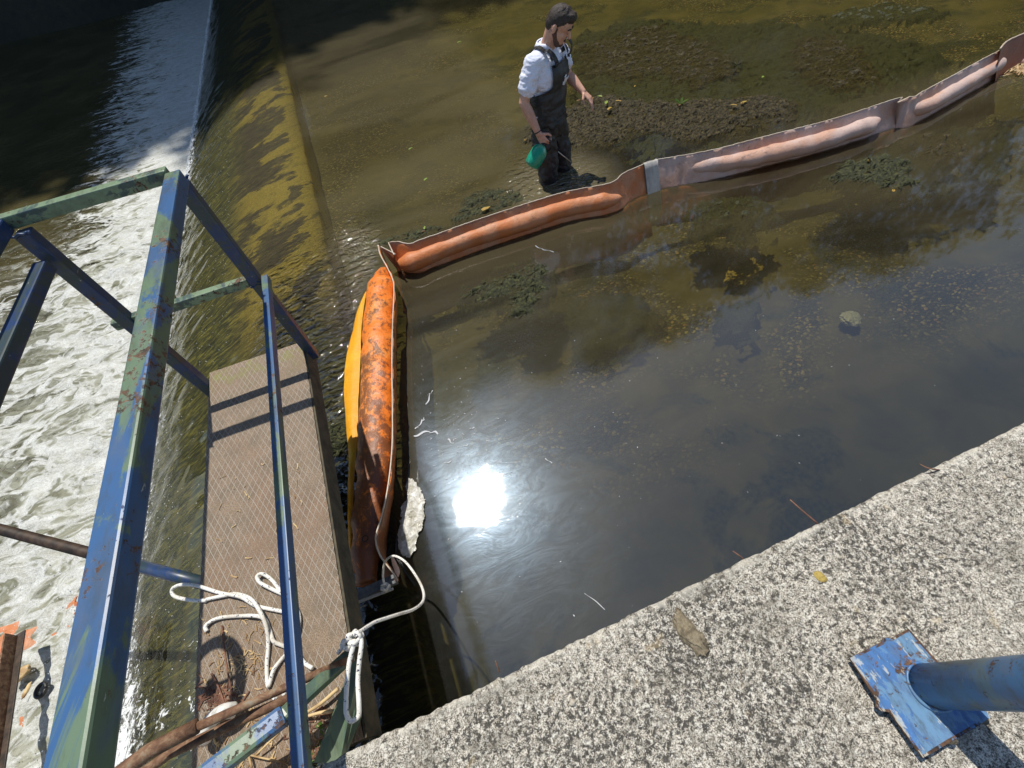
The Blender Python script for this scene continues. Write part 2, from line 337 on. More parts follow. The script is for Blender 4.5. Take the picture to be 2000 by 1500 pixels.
@mat('weir')
def _(t):
    c = t.n('TexCoord').outputs['Object']; s = t.n('SeparateXYZ', {0: c}); X, Y = s.outputs[0], s.outputs[1]
    f = t.n('Mapping', {0: c, 3: (0.62,1.25,0.6), 2: (0,0,-0.2)}).outputs[0]
    n = t.noise(f, 1.5, 8, 0.66, 0.45)
    fib = t.noise(t.n('Mapping', {0: c, 3: (0.22,1.6,0.3), 2: (0,0,-0.22)}).outputs[0], 26, 5, 0.7, 0.8)
    fine = t.noise(c, 70, 4, 0.75)
    yel = t.ramp(fine, [(0.35,(0.11,0.082,0.012)), (0.55,(0.25,0.185,0.025)), (0.7,(0.36,0.29,0.05))])
    brn = t.ramp(t.ma('ADD', t.ma('MULTIPLY', fib, 0.7), t.ma('MULTIPLY', fine, 0.3)), [(0.40,(0.010,0.008,0.004)), (0.52,(0.040,0.029,0.013)), (0.64,(0.12,0.09,0.03))])
    grn = t.ramp(fib, [(0.40,(0.008,0.010,0.004)), (0.51,(0.040,0.044,0.010)), (0.61,(0.20,0.18,0.028))])
    k = t.ma('ADD', t.ma('MULTIPLY', n, 1.0), t.ma('MULTIPLY', t.ma('SUBTRACT', fib, 0.5), 0.16))
    crest = t.ma('MULTIPLY', t.ss(X, -0.92, -0.78), 0.10)
    yk = t.ss(t.ma('ADD', t.ma('ADD', k, crest), t.ma('MULTIPLY', t.ss(Y, 4.2, 6.0), 0.02)), 0.510, 0.56)
    yk = t.ma('MULTIPLY', yk, t.ss(Y, 3.0, 4.0))
    yk = t.ma('MULTIPLY', yk, t.ss(X, -2.25, -1.7))
    col = t.mix(yk, brn, yel)
    low = t.ss(X, -1.5, -2.05)
    col = t.mix(low, col, grn)
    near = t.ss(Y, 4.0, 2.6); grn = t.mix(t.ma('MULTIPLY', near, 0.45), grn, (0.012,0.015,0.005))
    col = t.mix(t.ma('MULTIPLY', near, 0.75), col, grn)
    col = t.mix(t.ma('MULTIPLY', t.ss(t.noise(f, 7, 6, 0.75), 0.5, 0.62), 0.55), col, t.mix(fib, (0.03,0.026,0.01), (0.12,0.11,0.02)))
    h = t.ma('ADD', fib, t.ma('MULTIPLY', fine, 0.5))
    t.pbr(col, 0.7, t.bump(h, 0.8, 0.02))
def mix_mat(name, c0, c1, c2, sc=70, ro=0.8, st=0.9, d=0.015):
    t = T(name); n = t.noise(t.co(), sc, 5, 0.75)
    t.pbr(t.ramp(n, [(0.33,c0),(0.5,c1),(0.68,c2)]), ro, t.bump(n, st, d)); M[name] = t.m
mix_mat('weed_brown', (0.004,0.003,0.001), (0.030,0.023,0.006), (0.14,0.10,0.022), 45)
mix_mat('weed_green', (0.005,0.007,0.002), (0.026,0.030,0.008), (0.10,0.10,0.022), 45)
mix_mat('weed_dark', (0.010,0.013,0.005), (0.028,0.033,0.013), (0.06,0.065,0.025), 50)
mix_mat('earth', (0.006,0.008,0.004), (0.014,0.016,0.007), (0.028,0.028,0.012), 3)
mix_mat('bark', (0.03,0.022,0.015), (0.07,0.055,0.04), (0.13,0.10,0.07), 12)
mix_mat('stone_yellow', (0.25,0.18,0.04), (0.42,0.31,0.08), (0.5,0.38,0.12), 20)
mix_mat('stone_grey', (0.2,0.18,0.14), (0.42,0.38,0.3), (0.55,0.5,0.42), 20)
def leafm(name, a, b, tr=0.3):
    t = T(name); g = t.n('TexCoord').outputs['Object']
    col = t.mix(t.ss(t.noise(g, 9, 3), 0.4, 0.65), a, b)
    sh = t.n('BsdfPrincipled', {'Base Color': col, 'Roughness': 0.55}).outputs[0]
    tl = t.n('BsdfTranslucent', {'Color': col}).outputs[0]
    t.fin(t.n('MixShader', {0: tr, 1: sh, 2: tl}).outputs[0]); M[name] = t.m
leafm('tree_leaf', (0.022,0.05,0.012), (0.06,0.10,0.02))
leafm('leaf_yellow', (0.50,0.34,0.06), (0.38,0.20,0.05))
leafm('leaf_green', (0.22,0.34,0.05), (0.34,0.38,0.08))
leafm('leaf_brown', (0.22,0.10,0.04), (0.36,0.17,0.07))
leafm('sprout', (0.08,0.17,0.02), (0.14,0.24,0.03))
@mat('scum')
def _(t):
    c = t.co(); n = t.noise(c, 18, 5, 0.7, 1.0)
    col = t.ramp(n, [(0.35,(0.20,0.185,0.13)), (0.5,(0.38,0.37,0.32)), (0.65,(0.60,0.60,0.58))])
    t.pbr(col, 0.3, t.bump(n, 0.8, 0.012))
@mat('flecks')
def _(t): t.pbr((0.36,0.38,0.42), 0.5)
@mat('spray')
def _(t): t.pbr((0.85,0.87,0.9), 0.15)
# person
mix_mat('skin', (0.48,0.25,0.17), (0.58,0.32,0.225), (0.62,0.37,0.27), 30, 0.5, 0.15, 0.002)
mix_mat('shirt', (0.68,0.71,0.86), (0.74,0.77,0.90), (0.78,0.80,0.92), 25, 0.8, 0.3, 0.006)
mix_mat('wader', (0.012,0.013,0.014), (0.021,0.022,0.024), (0.033,0.034,0.036), 9, 0.5, 0.5, 0.01)
mix_mat('hair', (0.012,0.008,0.006), (0.03,0.02,0.015), (0.075,0.05,0.038), 130, 0.6, 1.0, 0.006)
mix_mat('beard', (0.04,0.022,0.016), (0.085,0.045,0.034), (0.17,0.09,0.065), 160, 0.7, 0.6, 0.003)
mix_mat('black', (0.008,0.008,0.009), (0.014,0.014,0.015), (0.022,0.022,0.024), 40, 0.45, 0.2, 0.002)
@mat('lips')
def _(t): t.pbr((0.38,0.12,0.10), 0.5)
@mat('white_print')
def _(t): t.pbr((0.8,0.8,0.82), 0.6)
@mat('bottle')
def _(t):
    t.pbr((0.0,0.33,0.19), 0.3, None, Transmission_Weight=0.15)
@mat('steel_wand')
def _(t): t.pbr((0.5,0.48,0.42), 0.35, None, Metallic=0.6)
# ------------------------------------------------------------------ geometry helpers
def link(name, me, m=None, parent=None, smooth=True):
    o = bpy.data.objects.new(name, me); COL.objects.link(o)
    if m is not None:
        for x in (m if isinstance(m, (list, tuple)) else [m]): me.materials.append(M[x])
    if parent is not None: o.parent = parent
    if smooth and len(me.polygons): me.polygons.foreach_set('use_smooth', [True]*len(me.polygons)); me.update()
    return o
def tag(o, label=None, cat=None, group=None, kind=None):
    if label: o['label'] = label
    if cat: o['category'] = cat
    if group: o['group'] = group
    if kind: o['kind'] = kind
    return o
def thing(name, label, cat, group=None, loc=(0,0,0)):
    o = bpy.data.objects.new(name, None); COL.objects.link(o); o.location = loc; o.empty_display_size = 0.1
    return tag(o, label, cat, group)
def pyd(name, v, f, m=None, parent=None, smooth=True):
    me = bpy.data.meshes.new(name); me.from_pydata([tuple(p) for p in v], [], [tuple(q) for q in f]); me.update()
    return link(name, me, m, parent, smooth)
def grid(name, xs, ys, zf, m, parent=None, keep=None, smooth=True):
    V = [(x, y, zf(x, y)) for y in ys for x in xs]; nx = len(xs); Fc = []
    for j in range(len(ys)-1):
        for i in range(nx-1):
            if keep is None or keep((xs[i]+xs[i+1])/2, (ys[j]+ys[j+1])/2):
                a = j*nx+i; Fc.append((a, a+1, a+nx+1, a+nx))
    used = sorted({i for q in Fc for i in q}); mp = {u: k for k, u in enumerate(used)}
    return pyd(name, [V[u] for u in used], [tuple(mp[i] for i in q) for q in Fc], m, parent, smooth)
def rng(a, b, s):
    n = max(1, int(round((b-a)/s))); return [a+(b-a)*i/n for i in range(n+1)]
def catmull(P, n=8):
    P = [Vector(p) for p in P]; out = []
    for i in range(len(P)-1):
        a = P[max(i-1, 0)]; b = P[i]; c = P[i+1]; d = P[min(i+2, len(P)-1)]
        for k in range(n):
            t = k/n
            out.append(0.5*((2*b)+(c-a)*t+(2*a-5*b+4*c-d)*t*t+(3*b-a-3*c+d)*t**3))
    out.append(P[-1]); return out
def sweep(P, prof, closed=True, up=Vector((0,0,1)), cap=True):
    """prof(i, s) -> list of (side, height) offsets; P is a list of points"""
    V = []; Fc = []; n = None; N = len(P)
    for i, p in enumerate(P):
        t = (P[min(i+1, N-1)]-P[max(i-1, 0)]).normalized()
        s = t.cross(up)
        if s.length < 1e-4: s = t.cross(Vector((0,1,0)))
        s.normalize(); h = s.cross(t).normalized()
        if up.z > 0.99 and abs(t.z) < 0.75 and getattr(prof, 'vertical', False): h = Vector((0,0,1))
        pr = prof(i, i/(N-1)); n = len(pr)
        for a, b in pr: V.append(p+s*a+h*b)
    for i in range(N-1):
        for k in range(n if closed else n-1):
            a = i*n+k; b = i*n+(k+1) % n; Fc.append((a, b, b+n, a+n))
    if cap and closed: Fc.append(tuple(range(n-1, -1, -1))); Fc.append(tuple((N-1)*n+k for k in range(n)))
    return V, Fc
def tube(name, P, r, m, parent=None, sides=12, sm=0, lump=0.0, flat=1.0, up=Vector((0,0,1))):
    if sm: P = catmull(P, sm)
    P = [Vector(p) for p in P]; N = len(P)
    def rad(s):
        if not isinstance(r, (list, tuple)): return r
        x = s*(len(r)-1); i = min(int(x), len(r)-2); return r[i]+(r[i+1]-r[i])*(x-i)
    # parallel transport frame
    V = []; Fc = []; t0 = (P[1]-P[0]).normalized(); nrm = t0.orthogonal().normalized()
    if abs(t0.dot(up)) < 0.95: nrm = (up-t0*up.dot(t0)).normalized()
    for i, p in enumerate(P):
        t = (P[min(i+1, N-1)]-P[max(i-1, 0)]).normalized()
        nrm = (nrm-t*nrm.dot(t)).normalized(); b = t.cross(nrm); rr = rad(i/(N-1))
        for k in range(sides):
            a = 2*math.pi*k/sides; d = nrm*math.cos(a)*flat+b*math.sin(a); q = p+d*rr
            if lump: q += d*lump*mn.noise(q*9+Vector((3,1,2)))
            V.append(q)
    for i in range(N-1):
        for k in range(sides): a = i*sides+k; b2 = i*sides+(k+1) % sides; Fc.append((a, a+sides, b2+sides, b2))
    Fc.append(tuple(range(sides))); Fc.append(tuple((N-1)*sides+k for k in range(sides-1, -1, -1)))
    return pyd(name, V, Fc, m, parent)
def bevel_mesh(me, wd, seg=2):
    bm = bmesh.new(); bm.from_mesh(me)
    bmesh.ops.recalc_face_normals(bm, faces=bm.faces)
    bmesh.ops.bevel(bm, geom=[e for e in bm.edges if len(e.link_faces) == 2 and e.calc_face_angle(0) > 0.5], offset=wd, segments=seg, profile=0.6, affect='EDGES')
    bm.to_mesh(me); bm.free(); me.update()
def beam(name, p0, p1, w_, h_, m, parent=None, up=Vector((0,0,1)), bev=0.006, seg=1):
    p0, p1 = Vector(p0), Vector(p1); t = (p1-p0).normalized(); s = t.cross(up).normalized(); h = s.cross(t)
    V = []
    for p in (p0, p1):
        for a, b in ((-1,-1), (1,-1), (1,1), (-1,1)): V.append(p+s*a*w_/2+h*b*h_/2)
    o = pyd(name, V, [(0,3,2,1), (4,5,6,7), (0,1,5,4), (1,2,6,5), (2,3,7,6), (3,0,4,7)], m, parent, smooth=False)
    if bev: bevel_mesh(o.data, bev, 2)
    return o
def box(name, lo, hi, m, parent=None, bev=0.0, rough=0.0, cuts=0):
    x0, y0, z0 = lo; x1, y1, z1 = hi
    V = [(x0,y0,z0), (x1,y0,z0), (x1,y1,z0), (x0,y1,z0), (x0,y0,z1), (x1,y0,z1), (x1,y1,z1), (x0,y1,z1)]
    o = pyd(name, V, [(0,3,2,1), (4,5,6,7), (0,1,5,4), (1,2,6,5), (2,3,7,6), (3,0,4,7)], m, parent, smooth=False)
    if bev: bevel_mesh(o.data, bev, 2)
    return o
def ell(bm, c, r, rot=None, u=24, v=16):
    mt = Matrix.Translation(c) @ (rot.to_4x4() if rot is not None else Matrix()) @ Matrix.Diagonal((*r, 1))
    bmesh.ops.create_uvsphere(bm, u_segments=u, v_segments=v, radius=1, matrix=mt)
def fbm(x, y, z=0.0, o=4):
    return mn.fractal(Vector((x, y, z)), 0.6, 2.1, o, noise_basis='PERLIN_ORIGINAL')
def poly_in(P, x, y):
    c = False; n = len(P)
    for i in range(n):
        x1, y1 = P[i]; x2, y2 = P[(i+1) % n]
        if (y1 > y) != (y2 > y) and x < (x2-x1)*(y-y1)/(y2-y1)+x1: c = not c
    return c

# ------------------------------------------------------------------ setting
BZ = -0.52
def wz(x):                                  # weir concrete surface
    if x > -0.70: return -0.075
    return -0.075-1.12*((-0.70-x)/2.6)**1.75
def bedz(x, y):
    z = BZ+0.05*fbm(x*0.8, y*0.8, 3)-0.06*max(0, min(1, (2.2-y)))-0.02*(x > 2)*0
    return z
xs = [-0.685+0.0] + rng(-0.6, 9, 0.12) + rng(9.5, 40, 2.5); ys = rng(0.0, 12, 0.12)+rng(12.5, 29, 1.0)
tag(grid('riverbed', xs, ys, bedz, 'bed'), kind='structure')
# weir: solid concrete body with a rounded crest and a curved downstream face
wt_ = thing('weir', 'curved concrete weir covered in yellow green and brown algae, thin water sliding over it', 'weir')
prof = [(-0.69,-0.9), (-0.69,-0.105), (-0.705,-0.082)]+[(x, wz(x)) for x in rng(-0.73, -3.34, -0.06)][1:]
prof += [(-3.36,-1.7), (-0.69,-1.7)]
ysw = rng(0.165, 12, 0.06)+rng(12.1, 27, 0.15); V = []; Fc = []; n = len(prof)
for y in ysw:
    for i, (x, z) in enumerate(prof):
        k = 0.02*fbm(x*3, y*3, 1)+0.012*fbm(x*12, y*12, 5) if 2 < i < n-2 else 0
        e = 0.018*fbm(y*1.3, 2, 2) if i < 3 else 0
        V.append((x+e, y, z+k*0.7))
for j in range(len(ysw)-1):
    for k in range(n):
        a = j*n+k; b = j*n+(k+1) % n; Fc.append((a, a+n, b+n, b))
pyd('face', V, Fc, 'weir', wt_)
# upstream water, sliding over the crest and down the face as a thin film
def waz(x, y):
    if x >= -0.3: z = 0.0
    elif x >= -0.75: t = (-0.3-x)/0.45; z = -0.035*t*t
    else: z = max(wz(x)+0.030, -1.3)
    if x < -0.75: t = min(1, (-0.75-x)/0.2); z = z*t+(-0.035)*(1-t)
    if x < -0.8: z += 0.012*fbm(x*2.2, y*7, 8)*min(1, (-0.8-x))
    if x < -2.2: z += 0.03*(fbm(x*4, y*9, 4))*min(1, (-2.2-x))
    return z
xs = rng(-3.32, -0.25, 0.045)+rng(-0.1, 40, 2.0); ys = rng(0.15, 12, 0.07)+rng(12.25, 29, 0.25)
tag(grid('river_water', xs, ys, waz, 'water'), kind='structure')
# tail water and its foam
TZ = -1.12
def churn(x, y):
    s = max(0.0, min(1.0, (x+8.0)/4.5))*max(0.25, min(1, (12-y)/5))
    return 0.05*s*fbm(x*1.6, y*1.3, 1, 4)+0.06*s*abs(fbm(x*3.3+y, y*3, 6, 4))+0.03*s*fbm(x*11, y*9, 2, 3)
xs = rng(-30, -9, 0.5)+rng(-8.9, -3.15, 0.06); ys = rng(-2, 13, 0.06)+rng(13.2, 40, 0.2)
tag(grid('tail_water', xs, ys, lambda x, y: TZ+churn(x, y), 'tailwater'), kind='structure')
tag(grid('white_water_foam', xs, ys, lambda x, y: TZ+0.02+churn(x, y), 'foam'), 'white foam churning below the weir', None, None, 'stuff')
# far bank and ground
def bank(x, y):
    yb = 17.2+9.3*max(0, min(1, (1.0-x)/2.5))+0.6*fbm(x*0.3, 0, 0)
    t = y-yb
    return -1.6 if t < 0 else min(7.0, -1.6+t*2.2)+0.15*fbm(x, y, 0)
tag(grid('river_bank', rng(-40, 60, 1.0), rng(16, 45, 0.8), bank, 'earth'), kind='structure')
# retaining wall the photographer stands on
WZ = CAM[2]-1.45; WY = 0.087*1.45
wl = thing('concrete_wall', 'pale concrete river wall top speckled with black and grey lichen', 'wall')
def wallz(x, y):
    e = max(0.0, 1-(WY-y)/0.012)
    return WZ+0.0022*fbm(x*30, y*30, 0)-0.010*e*e+0.002*fbm(x*90, y*90, 3)
xs = rng(-1.6, 3.2, 0.012); ys = rng(-0.9, WY-0.004, 0.012)
def edge(x, y): return y if y < WY-0.02 else y+0.004*fbm(x*14, 0, 2)+0.003*fbm(x*50, 0, 4)
V = [(x, edge(x, y), wallz(x, y)) for y in ys for x in xs]; nx = len(xs)
Fc = [(j*nx+i, j*nx+i+1, (j+1)*nx+i+1, (j+1)*nx+i) for j in range(len(ys)-1) for i in range(nx-1)]
b0 = len(V)
for i, x in enumerate(xs): V.append((x, WY+0.001, -2.0))
Fc += [((len(ys)-1)*nx+i, (len(ys)-1)*nx+i+1, b0+i+1, b0+i) for i in range(nx-1)]
pyd('wall_top', V, Fc, 'concrete', wl)
box('wall_end', (3.2, -0.9, -2.0), (14, WY, WZ-0.003), 'concrete', wl); box('wall_end', (-9, -0.9, -2.0), (-1.6, WY, WZ-0.003), 'concrete', wl)

# ------------------------------------------------------------------ walkway
PZ = 0.75
wk = thing('walkway', 'brown gritty footbridge slab with a worn diamond pattern and a dark side edge', 'walkway')
X0, X1, Y0, Y1 = -1.262, -0.712, 0.165, 2.12
def slab_x(y): return -0.722+0.012*(Y1-y)
xs = rng(0, 1, 1/40); ys = rng(Y0, Y1, 0.02); V = []
for y in ys:
    for u in xs:
        x = X0+(slab_x(y)-X0)*u+ (0.003*fbm(y*20, u, 1) if u in (0.0, 1.0) else 0)
        yy = y+(0.02*(1-u) if y == Y1 else 0)+0.003*fbm(u*12, 3, 0)*(y == Y1)
        V.append((x, yy, PZ+0.0015*fbm(x*20, y*20, 0)-(0.004 if u in (0.0,1.0) or y == Y1 else 0)))
nx = len(xs); Fc = [(j*nx+i, j*nx+i+1, (j+1)*nx+i+1, (j+1)*nx+i) for j in range(len(ys)-1) for i in range(nx-1)]
pyd('deck_surface', V, Fc, 'plank', wk)
o = pyd('slab', [(X0,Y0,PZ-.08), (slab_x(Y0),Y0,PZ-.08), (slab_x(Y1),Y1,PZ-.08), (X0,Y1+.018,PZ-.08), (X0,Y0,PZ-.006), (slab_x(Y0),Y0,PZ-.006), (slab_x(Y1),Y1-.002,PZ-.006), (X0,Y1+.016,PZ-.006)],
        [(0,3,2,1), (4,5,6,7), (0,1,5,4), (1,2,6,5), (2,3,7,6), (3,0,4,7)], 'plank_side', wk, False)
o = pyd('edge_channel', [(slab_x(Y0)+.003,Y0,PZ-.13), (slab_x(Y0)+.016,Y0,PZ-.13), (slab_x(Y1)+.016,Y1,PZ-.13), (slab_x(Y1)+.003,Y1,PZ-.13),
        (slab_x(Y0)+.003,Y0,PZ-.004), (slab_x(Y0)+.012,Y0,PZ-.004), (slab_x(Y1)+.012,Y1,PZ-.004), (slab_x(Y1)+.003,Y1,PZ-.004)],
        [(0,3,2,1), (4,5,6,7), (0,1,5,4), (1,2,6,5), (2,3,7,6), (3,0,4,7)], 'plank_side', wk, False)
box('support_beam', (-1.2,0.2,0.45), (-1.12,2.05,PZ-.081), 'dark_steel', wk); box('support_beam', (-0.86,0.2,0.45), (-0.78,2.05,PZ-.081), 'dark_steel', wk)
box('pier', (-1.22,1.45,-0.7), (-1.05,1.6,0.45), 'plank_side', wk)

# ------------------------------------------------------------------ railing
rl = thing('railing', 'chipped blue and pale green square tube steel guard rail around the walkway end', 'railing')
P1, P2, YP = -0.700, -1.292, 2.06
beam('post', (P1,YP,0.66), (P1,YP,1.745), 0.055, 0.055, 'shaded_blue_paint', rl, up=Vector((0,1,0)))
beam('post', (P2,YP,0.50), (P2,YP,1.745), 0.055, 0.055, 'shaded_blue_paint', rl, up=Vector((0,1,0)))
beam('top_rail', (-0.692,YP-0.02,1.774), (-0.692,-0.55,1.774), 0.058, 0.056, 'blue_paint', rl)
beam('top_rail', (-1.340,YP+0.02,1.774), (-1.340,-0.55,1.774), 0.05, 0.05, 'shaded_blue_paint', rl)
beam('cross_rail', (-1.36,YP+0.045,1.776), (-0.724,YP+0.03,1.776), 0.045, 0.05, 'teal_paint', rl)
beam('cross_rail', (-1.36,YP+0.01,1.256), (-0.730,YP+0.0,1.256), 0.04, 0.045, 'teal_paint', rl)
beam('middle_rail', (-0.646,YP-0.02,1.252), (-0.646,-0.55,1.252), 0.030, 0.040, 'blue_paint', rl, bev=0.003)
beam('middle_rail', (-1.302,YP-0.06,1.63), (-1.302,0.4,1.63), 0.05, 0.05, 'shaded_blue_paint', rl)
beam('post', (-0.700,-0.4,WZ), (-0.700,-0.4,1.745), 0.055, 0.055, 'shaded_blue_paint', rl, up=Vector((0,1,0)))
beam('post', (-1.340,-0.4,WZ), (-1.340,-0.4,1.745), 0.055, 0.055, 'shaded_blue_paint', rl, up=Vector((0,1,0)))

for q in ((-0.700,YP-0.03,1.747),(-0.700,YP+0.028,1.75),(-1.292,YP-0.03,1.747),(-0.70,YP-0.03,1.235),(-0.66,YP-0.03,1.25),(-0.722,YP+0.0,1.27)):
    P = [Vector(q)+Vector((0.03*math.cos(a)*(1 if abs(q[1]-YP) > .01 else .1), 0.03*math.sin(a)*(0.1 if abs(q[1]-YP) > .01 else 1), 0.004*math.sin(5*a))) for a in [math.pi*i/10 for i in range(11)]]
    tube('weld_seam', P, 0.0055, 'shaded_blue_paint', rl, 6, lump=0.005)
# sluice gate spindle and hand wheel (the wheel only throws its shadow on the deck)
a = at(0,1034,0.62); b = at(402,1140,0.62); d = (b-a).normalized(); P = [a-d*0.9+d*0.004*i for i in range(int(((b-a).length+0.95)/0.004))]
sp = thing('sluice_spindle', 'dark threaded steel spindle reaching from the foam to the side of the walkway', 'spindle')
tube('threaded_rod', P[:int(len(P)*0.80)], [0.026 if i % 2 else 0.0225 for i in range(int(len(P)*0.80))], 'thread_steel', sp, 12)
tube('rod_end', [P[int(len(P)*0.80)-1], b+d*0.04], 0.027, 'shaded_blue_paint', sp, 14)
hw = thing('hand_wheel', 'dark round hand wheel whose curved shadow falls on the walkway', 'hand wheel')
c0 = Vector((-1.200,0.515,PZ)) + sdir*1.0/sdir.z
ring = [c0+Vector((0.105*math.cos(a), 0.16*math.sin(a), 0.03*math.sin(a))) for a in [2*math.pi*i/40 for i in range(41)]]
tube('rim', ring, 0.022, 'dark_steel', hw, 10)
tube('spoke', [ring[0], c0, ring[20]], 0.009, 'dark_steel', hw, 8); tube('hub', [c0-Vector((0,0,.03)), c0+Vector((0,0,.03))], 0.02, 'dark_steel', hw, 12)
tube('stem', [c0, c0+Vector((-0.06,0,0.0)), Vector((-1.365,c0.y,1.774))], 0.014, 'dark_steel', hw, 8)

# pipes at the near end
def px(*L): return [at(*q) for q in L]
o = tube('rusty_pipe', px((200,1535,1.14), (290,1468,1.12), (385,1418,1.10)), 0.020, 'rusty', None, 16); tag(o, 'thick olive brown rusty pipe ending at a joint above the foam', 'pipe')
o = tube('rusty_pipe', px((380,1422,1.10), (560,1342,0.99), (690,1285,0.92)), 0.0125, 'rusty', None, 12); tag(o, 'thin rusty brown pipe running from the joint across the walkway to the rope knot', 'pipe')
o = tube('rusty_pipe', px((235,1540,1.04), (330,1473,1.03), (420,1430,1.02), (520,1384,1.0), (590,1352,0.97)), 0.014, 'rusty', None, 12); tag(o, 'lower rusty pipe with bare grey patches just beside the blue brace', 'pipe')
a, b = at(330,1570,1.08), at(558,1395,1.02); c = at(686,1278,0.90)
br = thing('brace_tube', 'blue and olive painted steel brace slanting up to the knotted rope', 'brace')
beam('lower_tube', a, b, 0.056, 0.044, 'blue_paint', br, bev=0.012); beam('upper_tube', b-(b-a).normalized()*0.01, c, 0.040, 0.036, 'green_paint', br, bev=0.009)
o = tube('plastic_pipe', px((396,1448,0.80), (408,1412,0.82), (432,1392,0.83), (458,1386,0.80)), 0.024, 'pvc', None, 16, 5); tag(o, 'short white plastic pipe elbow at the left edge of the walkway', 'pipe')
a, b = at(655,1500,0.83), at(690,1300,0.86)
ag = thing('angle_bar', 'dark green painted steel angle bar lying along the walkway edge by the wall', 'steel bar')
V = [at(612,1490,0.80), at(668,1490,0.80), at(705,1400,0.80), at(700,1290,0.84), at(688,1290,0.84), at(640,1420,0.80)]
V2 = [v-Vector((0,0,0.008)) for v in V]; n = len(V)
pyd('flange', V+V2, [tuple(range(n)), tuple(range(2*n-1, n-1, -1))]+[(i, i+n, (i+1) % n+n, (i+1) % n) for i in range(n)], 'green_paint', ag, False)
beam('rib', at(668,1480,0.82), at(697,1330,0.86), 0.006, 0.03, 'green_paint', ag, bev=0.001)

# post on its base plate
bp = thing('railing_post', 'thick blue steel tube post welded to a chipped sky blue base plate on the concrete', 'post')
PT = WZ+0.030
def wp(u, v, z): return at(u, v, z)
out = [(1660,1285),(1722,1254),(1727,1246),(1740,1247),(1775,1228),(1830,1290),(1886,1345),(1935,1400),(1912,1417),(1880,1436),(1855,1450),(1828,1467),(1803,1480),(1738,1391),(1722,1389),(1712,1380),(1713,1367)]
top = [at(u, v, PT) for u, v in out]; bot = [p-Vector((0,0,0.007)) for p in top]; n = len(top)
o = pyd('base_plate', top+bot, [tuple(range(n)), tuple(range(2*n-1, n-1, -1))]+[(i, i+n, (i+1) % n+n, (i+1) % n) for i in range(n)], ['plate_paint', 'rim_paint', 'rusty'], bp, False)
bm = bmesh.new(); bm.from_mesh(o.data); bmesh.ops.recalc_face_normals(bm, faces=bm.faces); bm.faces.ensure_lookup_table(); tf = bm.faces[0]
for f in bm.faces:
    if len(f.verts) == 4: f.material_index = 2
for q in bmesh.ops.inset_region(bm, faces=[tf], thickness=0.006)['faces']: q.material_index = 1
bm.to_mesh(o.data); bm.free()
pc = at(1818,1340,PT); ax = Vector((0.035,-0.018,1)).normalized()
tube('tube', [pc-ax*0.0, pc+ax*0.3, pc+ax*1.0], 0.0465, 'post_paint', bp, 40)
tube('weld_bead', [pc+Vector((0.049*math.cos(a), 0.049*math.sin(a), 0.002)) for a in [2*math.pi*i/36 for i in range(37)]], 0.0048, 'plate_paint', bp, 8, lump=0.004)
for u, v in ((1690,1300), (1845,1440), (1775,1262), (1905,1402)):
    q = at(u, v, WZ); tube('packing_shim', [q-Vector((0,0,.01)), q+Vector((0,0,0.024))], 0.013, 'mortar', bp, 10)

# mortar lump, stones, twigs on the wall
def lumpm(name, ctr, rx, ry, rz, ang, m, seed=0, res=40, rough=0.35):
    bm = bmesh.new(); bmesh.ops.create_icosphere(bm, subdivisions=5 if res > 30 else 3, radius=1)
    ca, sa = math.cos(ang), math.sin(ang)
    for v in bm.verts:
        k = 1+rough*fbm(v.co.x*1.7+seed, v.co.y*1.7, v.co.z*1.7)+rough*0.3*fbm(v.co.x*6, v.co.y*6+seed, v.co.z*6)
        x, y, z = v.co.x*rx*k, v.co.y*ry*k, v.co.z*rz*k
        v.co = Vector((ctr[0]+x*ca-y*sa, ctr[1]+x*sa+y*ca, ctr[2]+z))
    me = bpy.data.meshes.new(name); bm.to_mesh(me); bm.free(); return link(name, me, m)
a, b = at(1312,1195,WZ), at(1385,1285,WZ); mid = (a+b)/2
tag(lumpm('mortar_lump', mid, (b-a).length/2, 0.026, 0.009, math.atan2((b-a).y, (b-a).x), 'mortar', 3), 'brown crumbly smear of dried mortar on the concrete near the wall edge', 'mortar')
tag(lumpm('pebble', at(1602,1126,WZ+.001), 0.013, 0.018, 0.003, 0.4, 'stone_yellow', 5, 10, 0.15), 'flat round yellowish pebble on the wall right of the mortar smear', 'pebble')
tag(lumpm('pebble', at(1118,1373,WZ+.001), 0.010, 0.007, 0.006, 0.2, 'stone_grey', 8, 10, 0.3), 'small pale beige stone chip low on the wall top', 'pebble')
for L, r, lab in (((( 1596,1022,WZ-.01),(1570,1000,WZ+.02),(1543,976,WZ+.03)), 0.003, 'red brown twig sticking out over the wall edge, the longer one'),
               (((1452,1092,WZ-.01),(1442,1084,WZ+.01),(1431,1076,WZ+.015)), 0.0025, 'short stub of red twig at the wall edge left of the longer twig'),
               (((975,1312,WZ-.01),(971,1300,WZ+.01),(967,1290,WZ+.015)), 0.0025, 'tiny red twig tip at the wall edge above the dark water'),
               (((1835,918,WZ),(1812,914,WZ+.02),(1796,906,WZ+.01)), 0.0022, 'curled brown twig on the wall edge near the right border')):
    tag(tube('twig', px(*L), [r, r*0.9, r*0.6], 'twig', None, 6, 4), lab, 'twig')
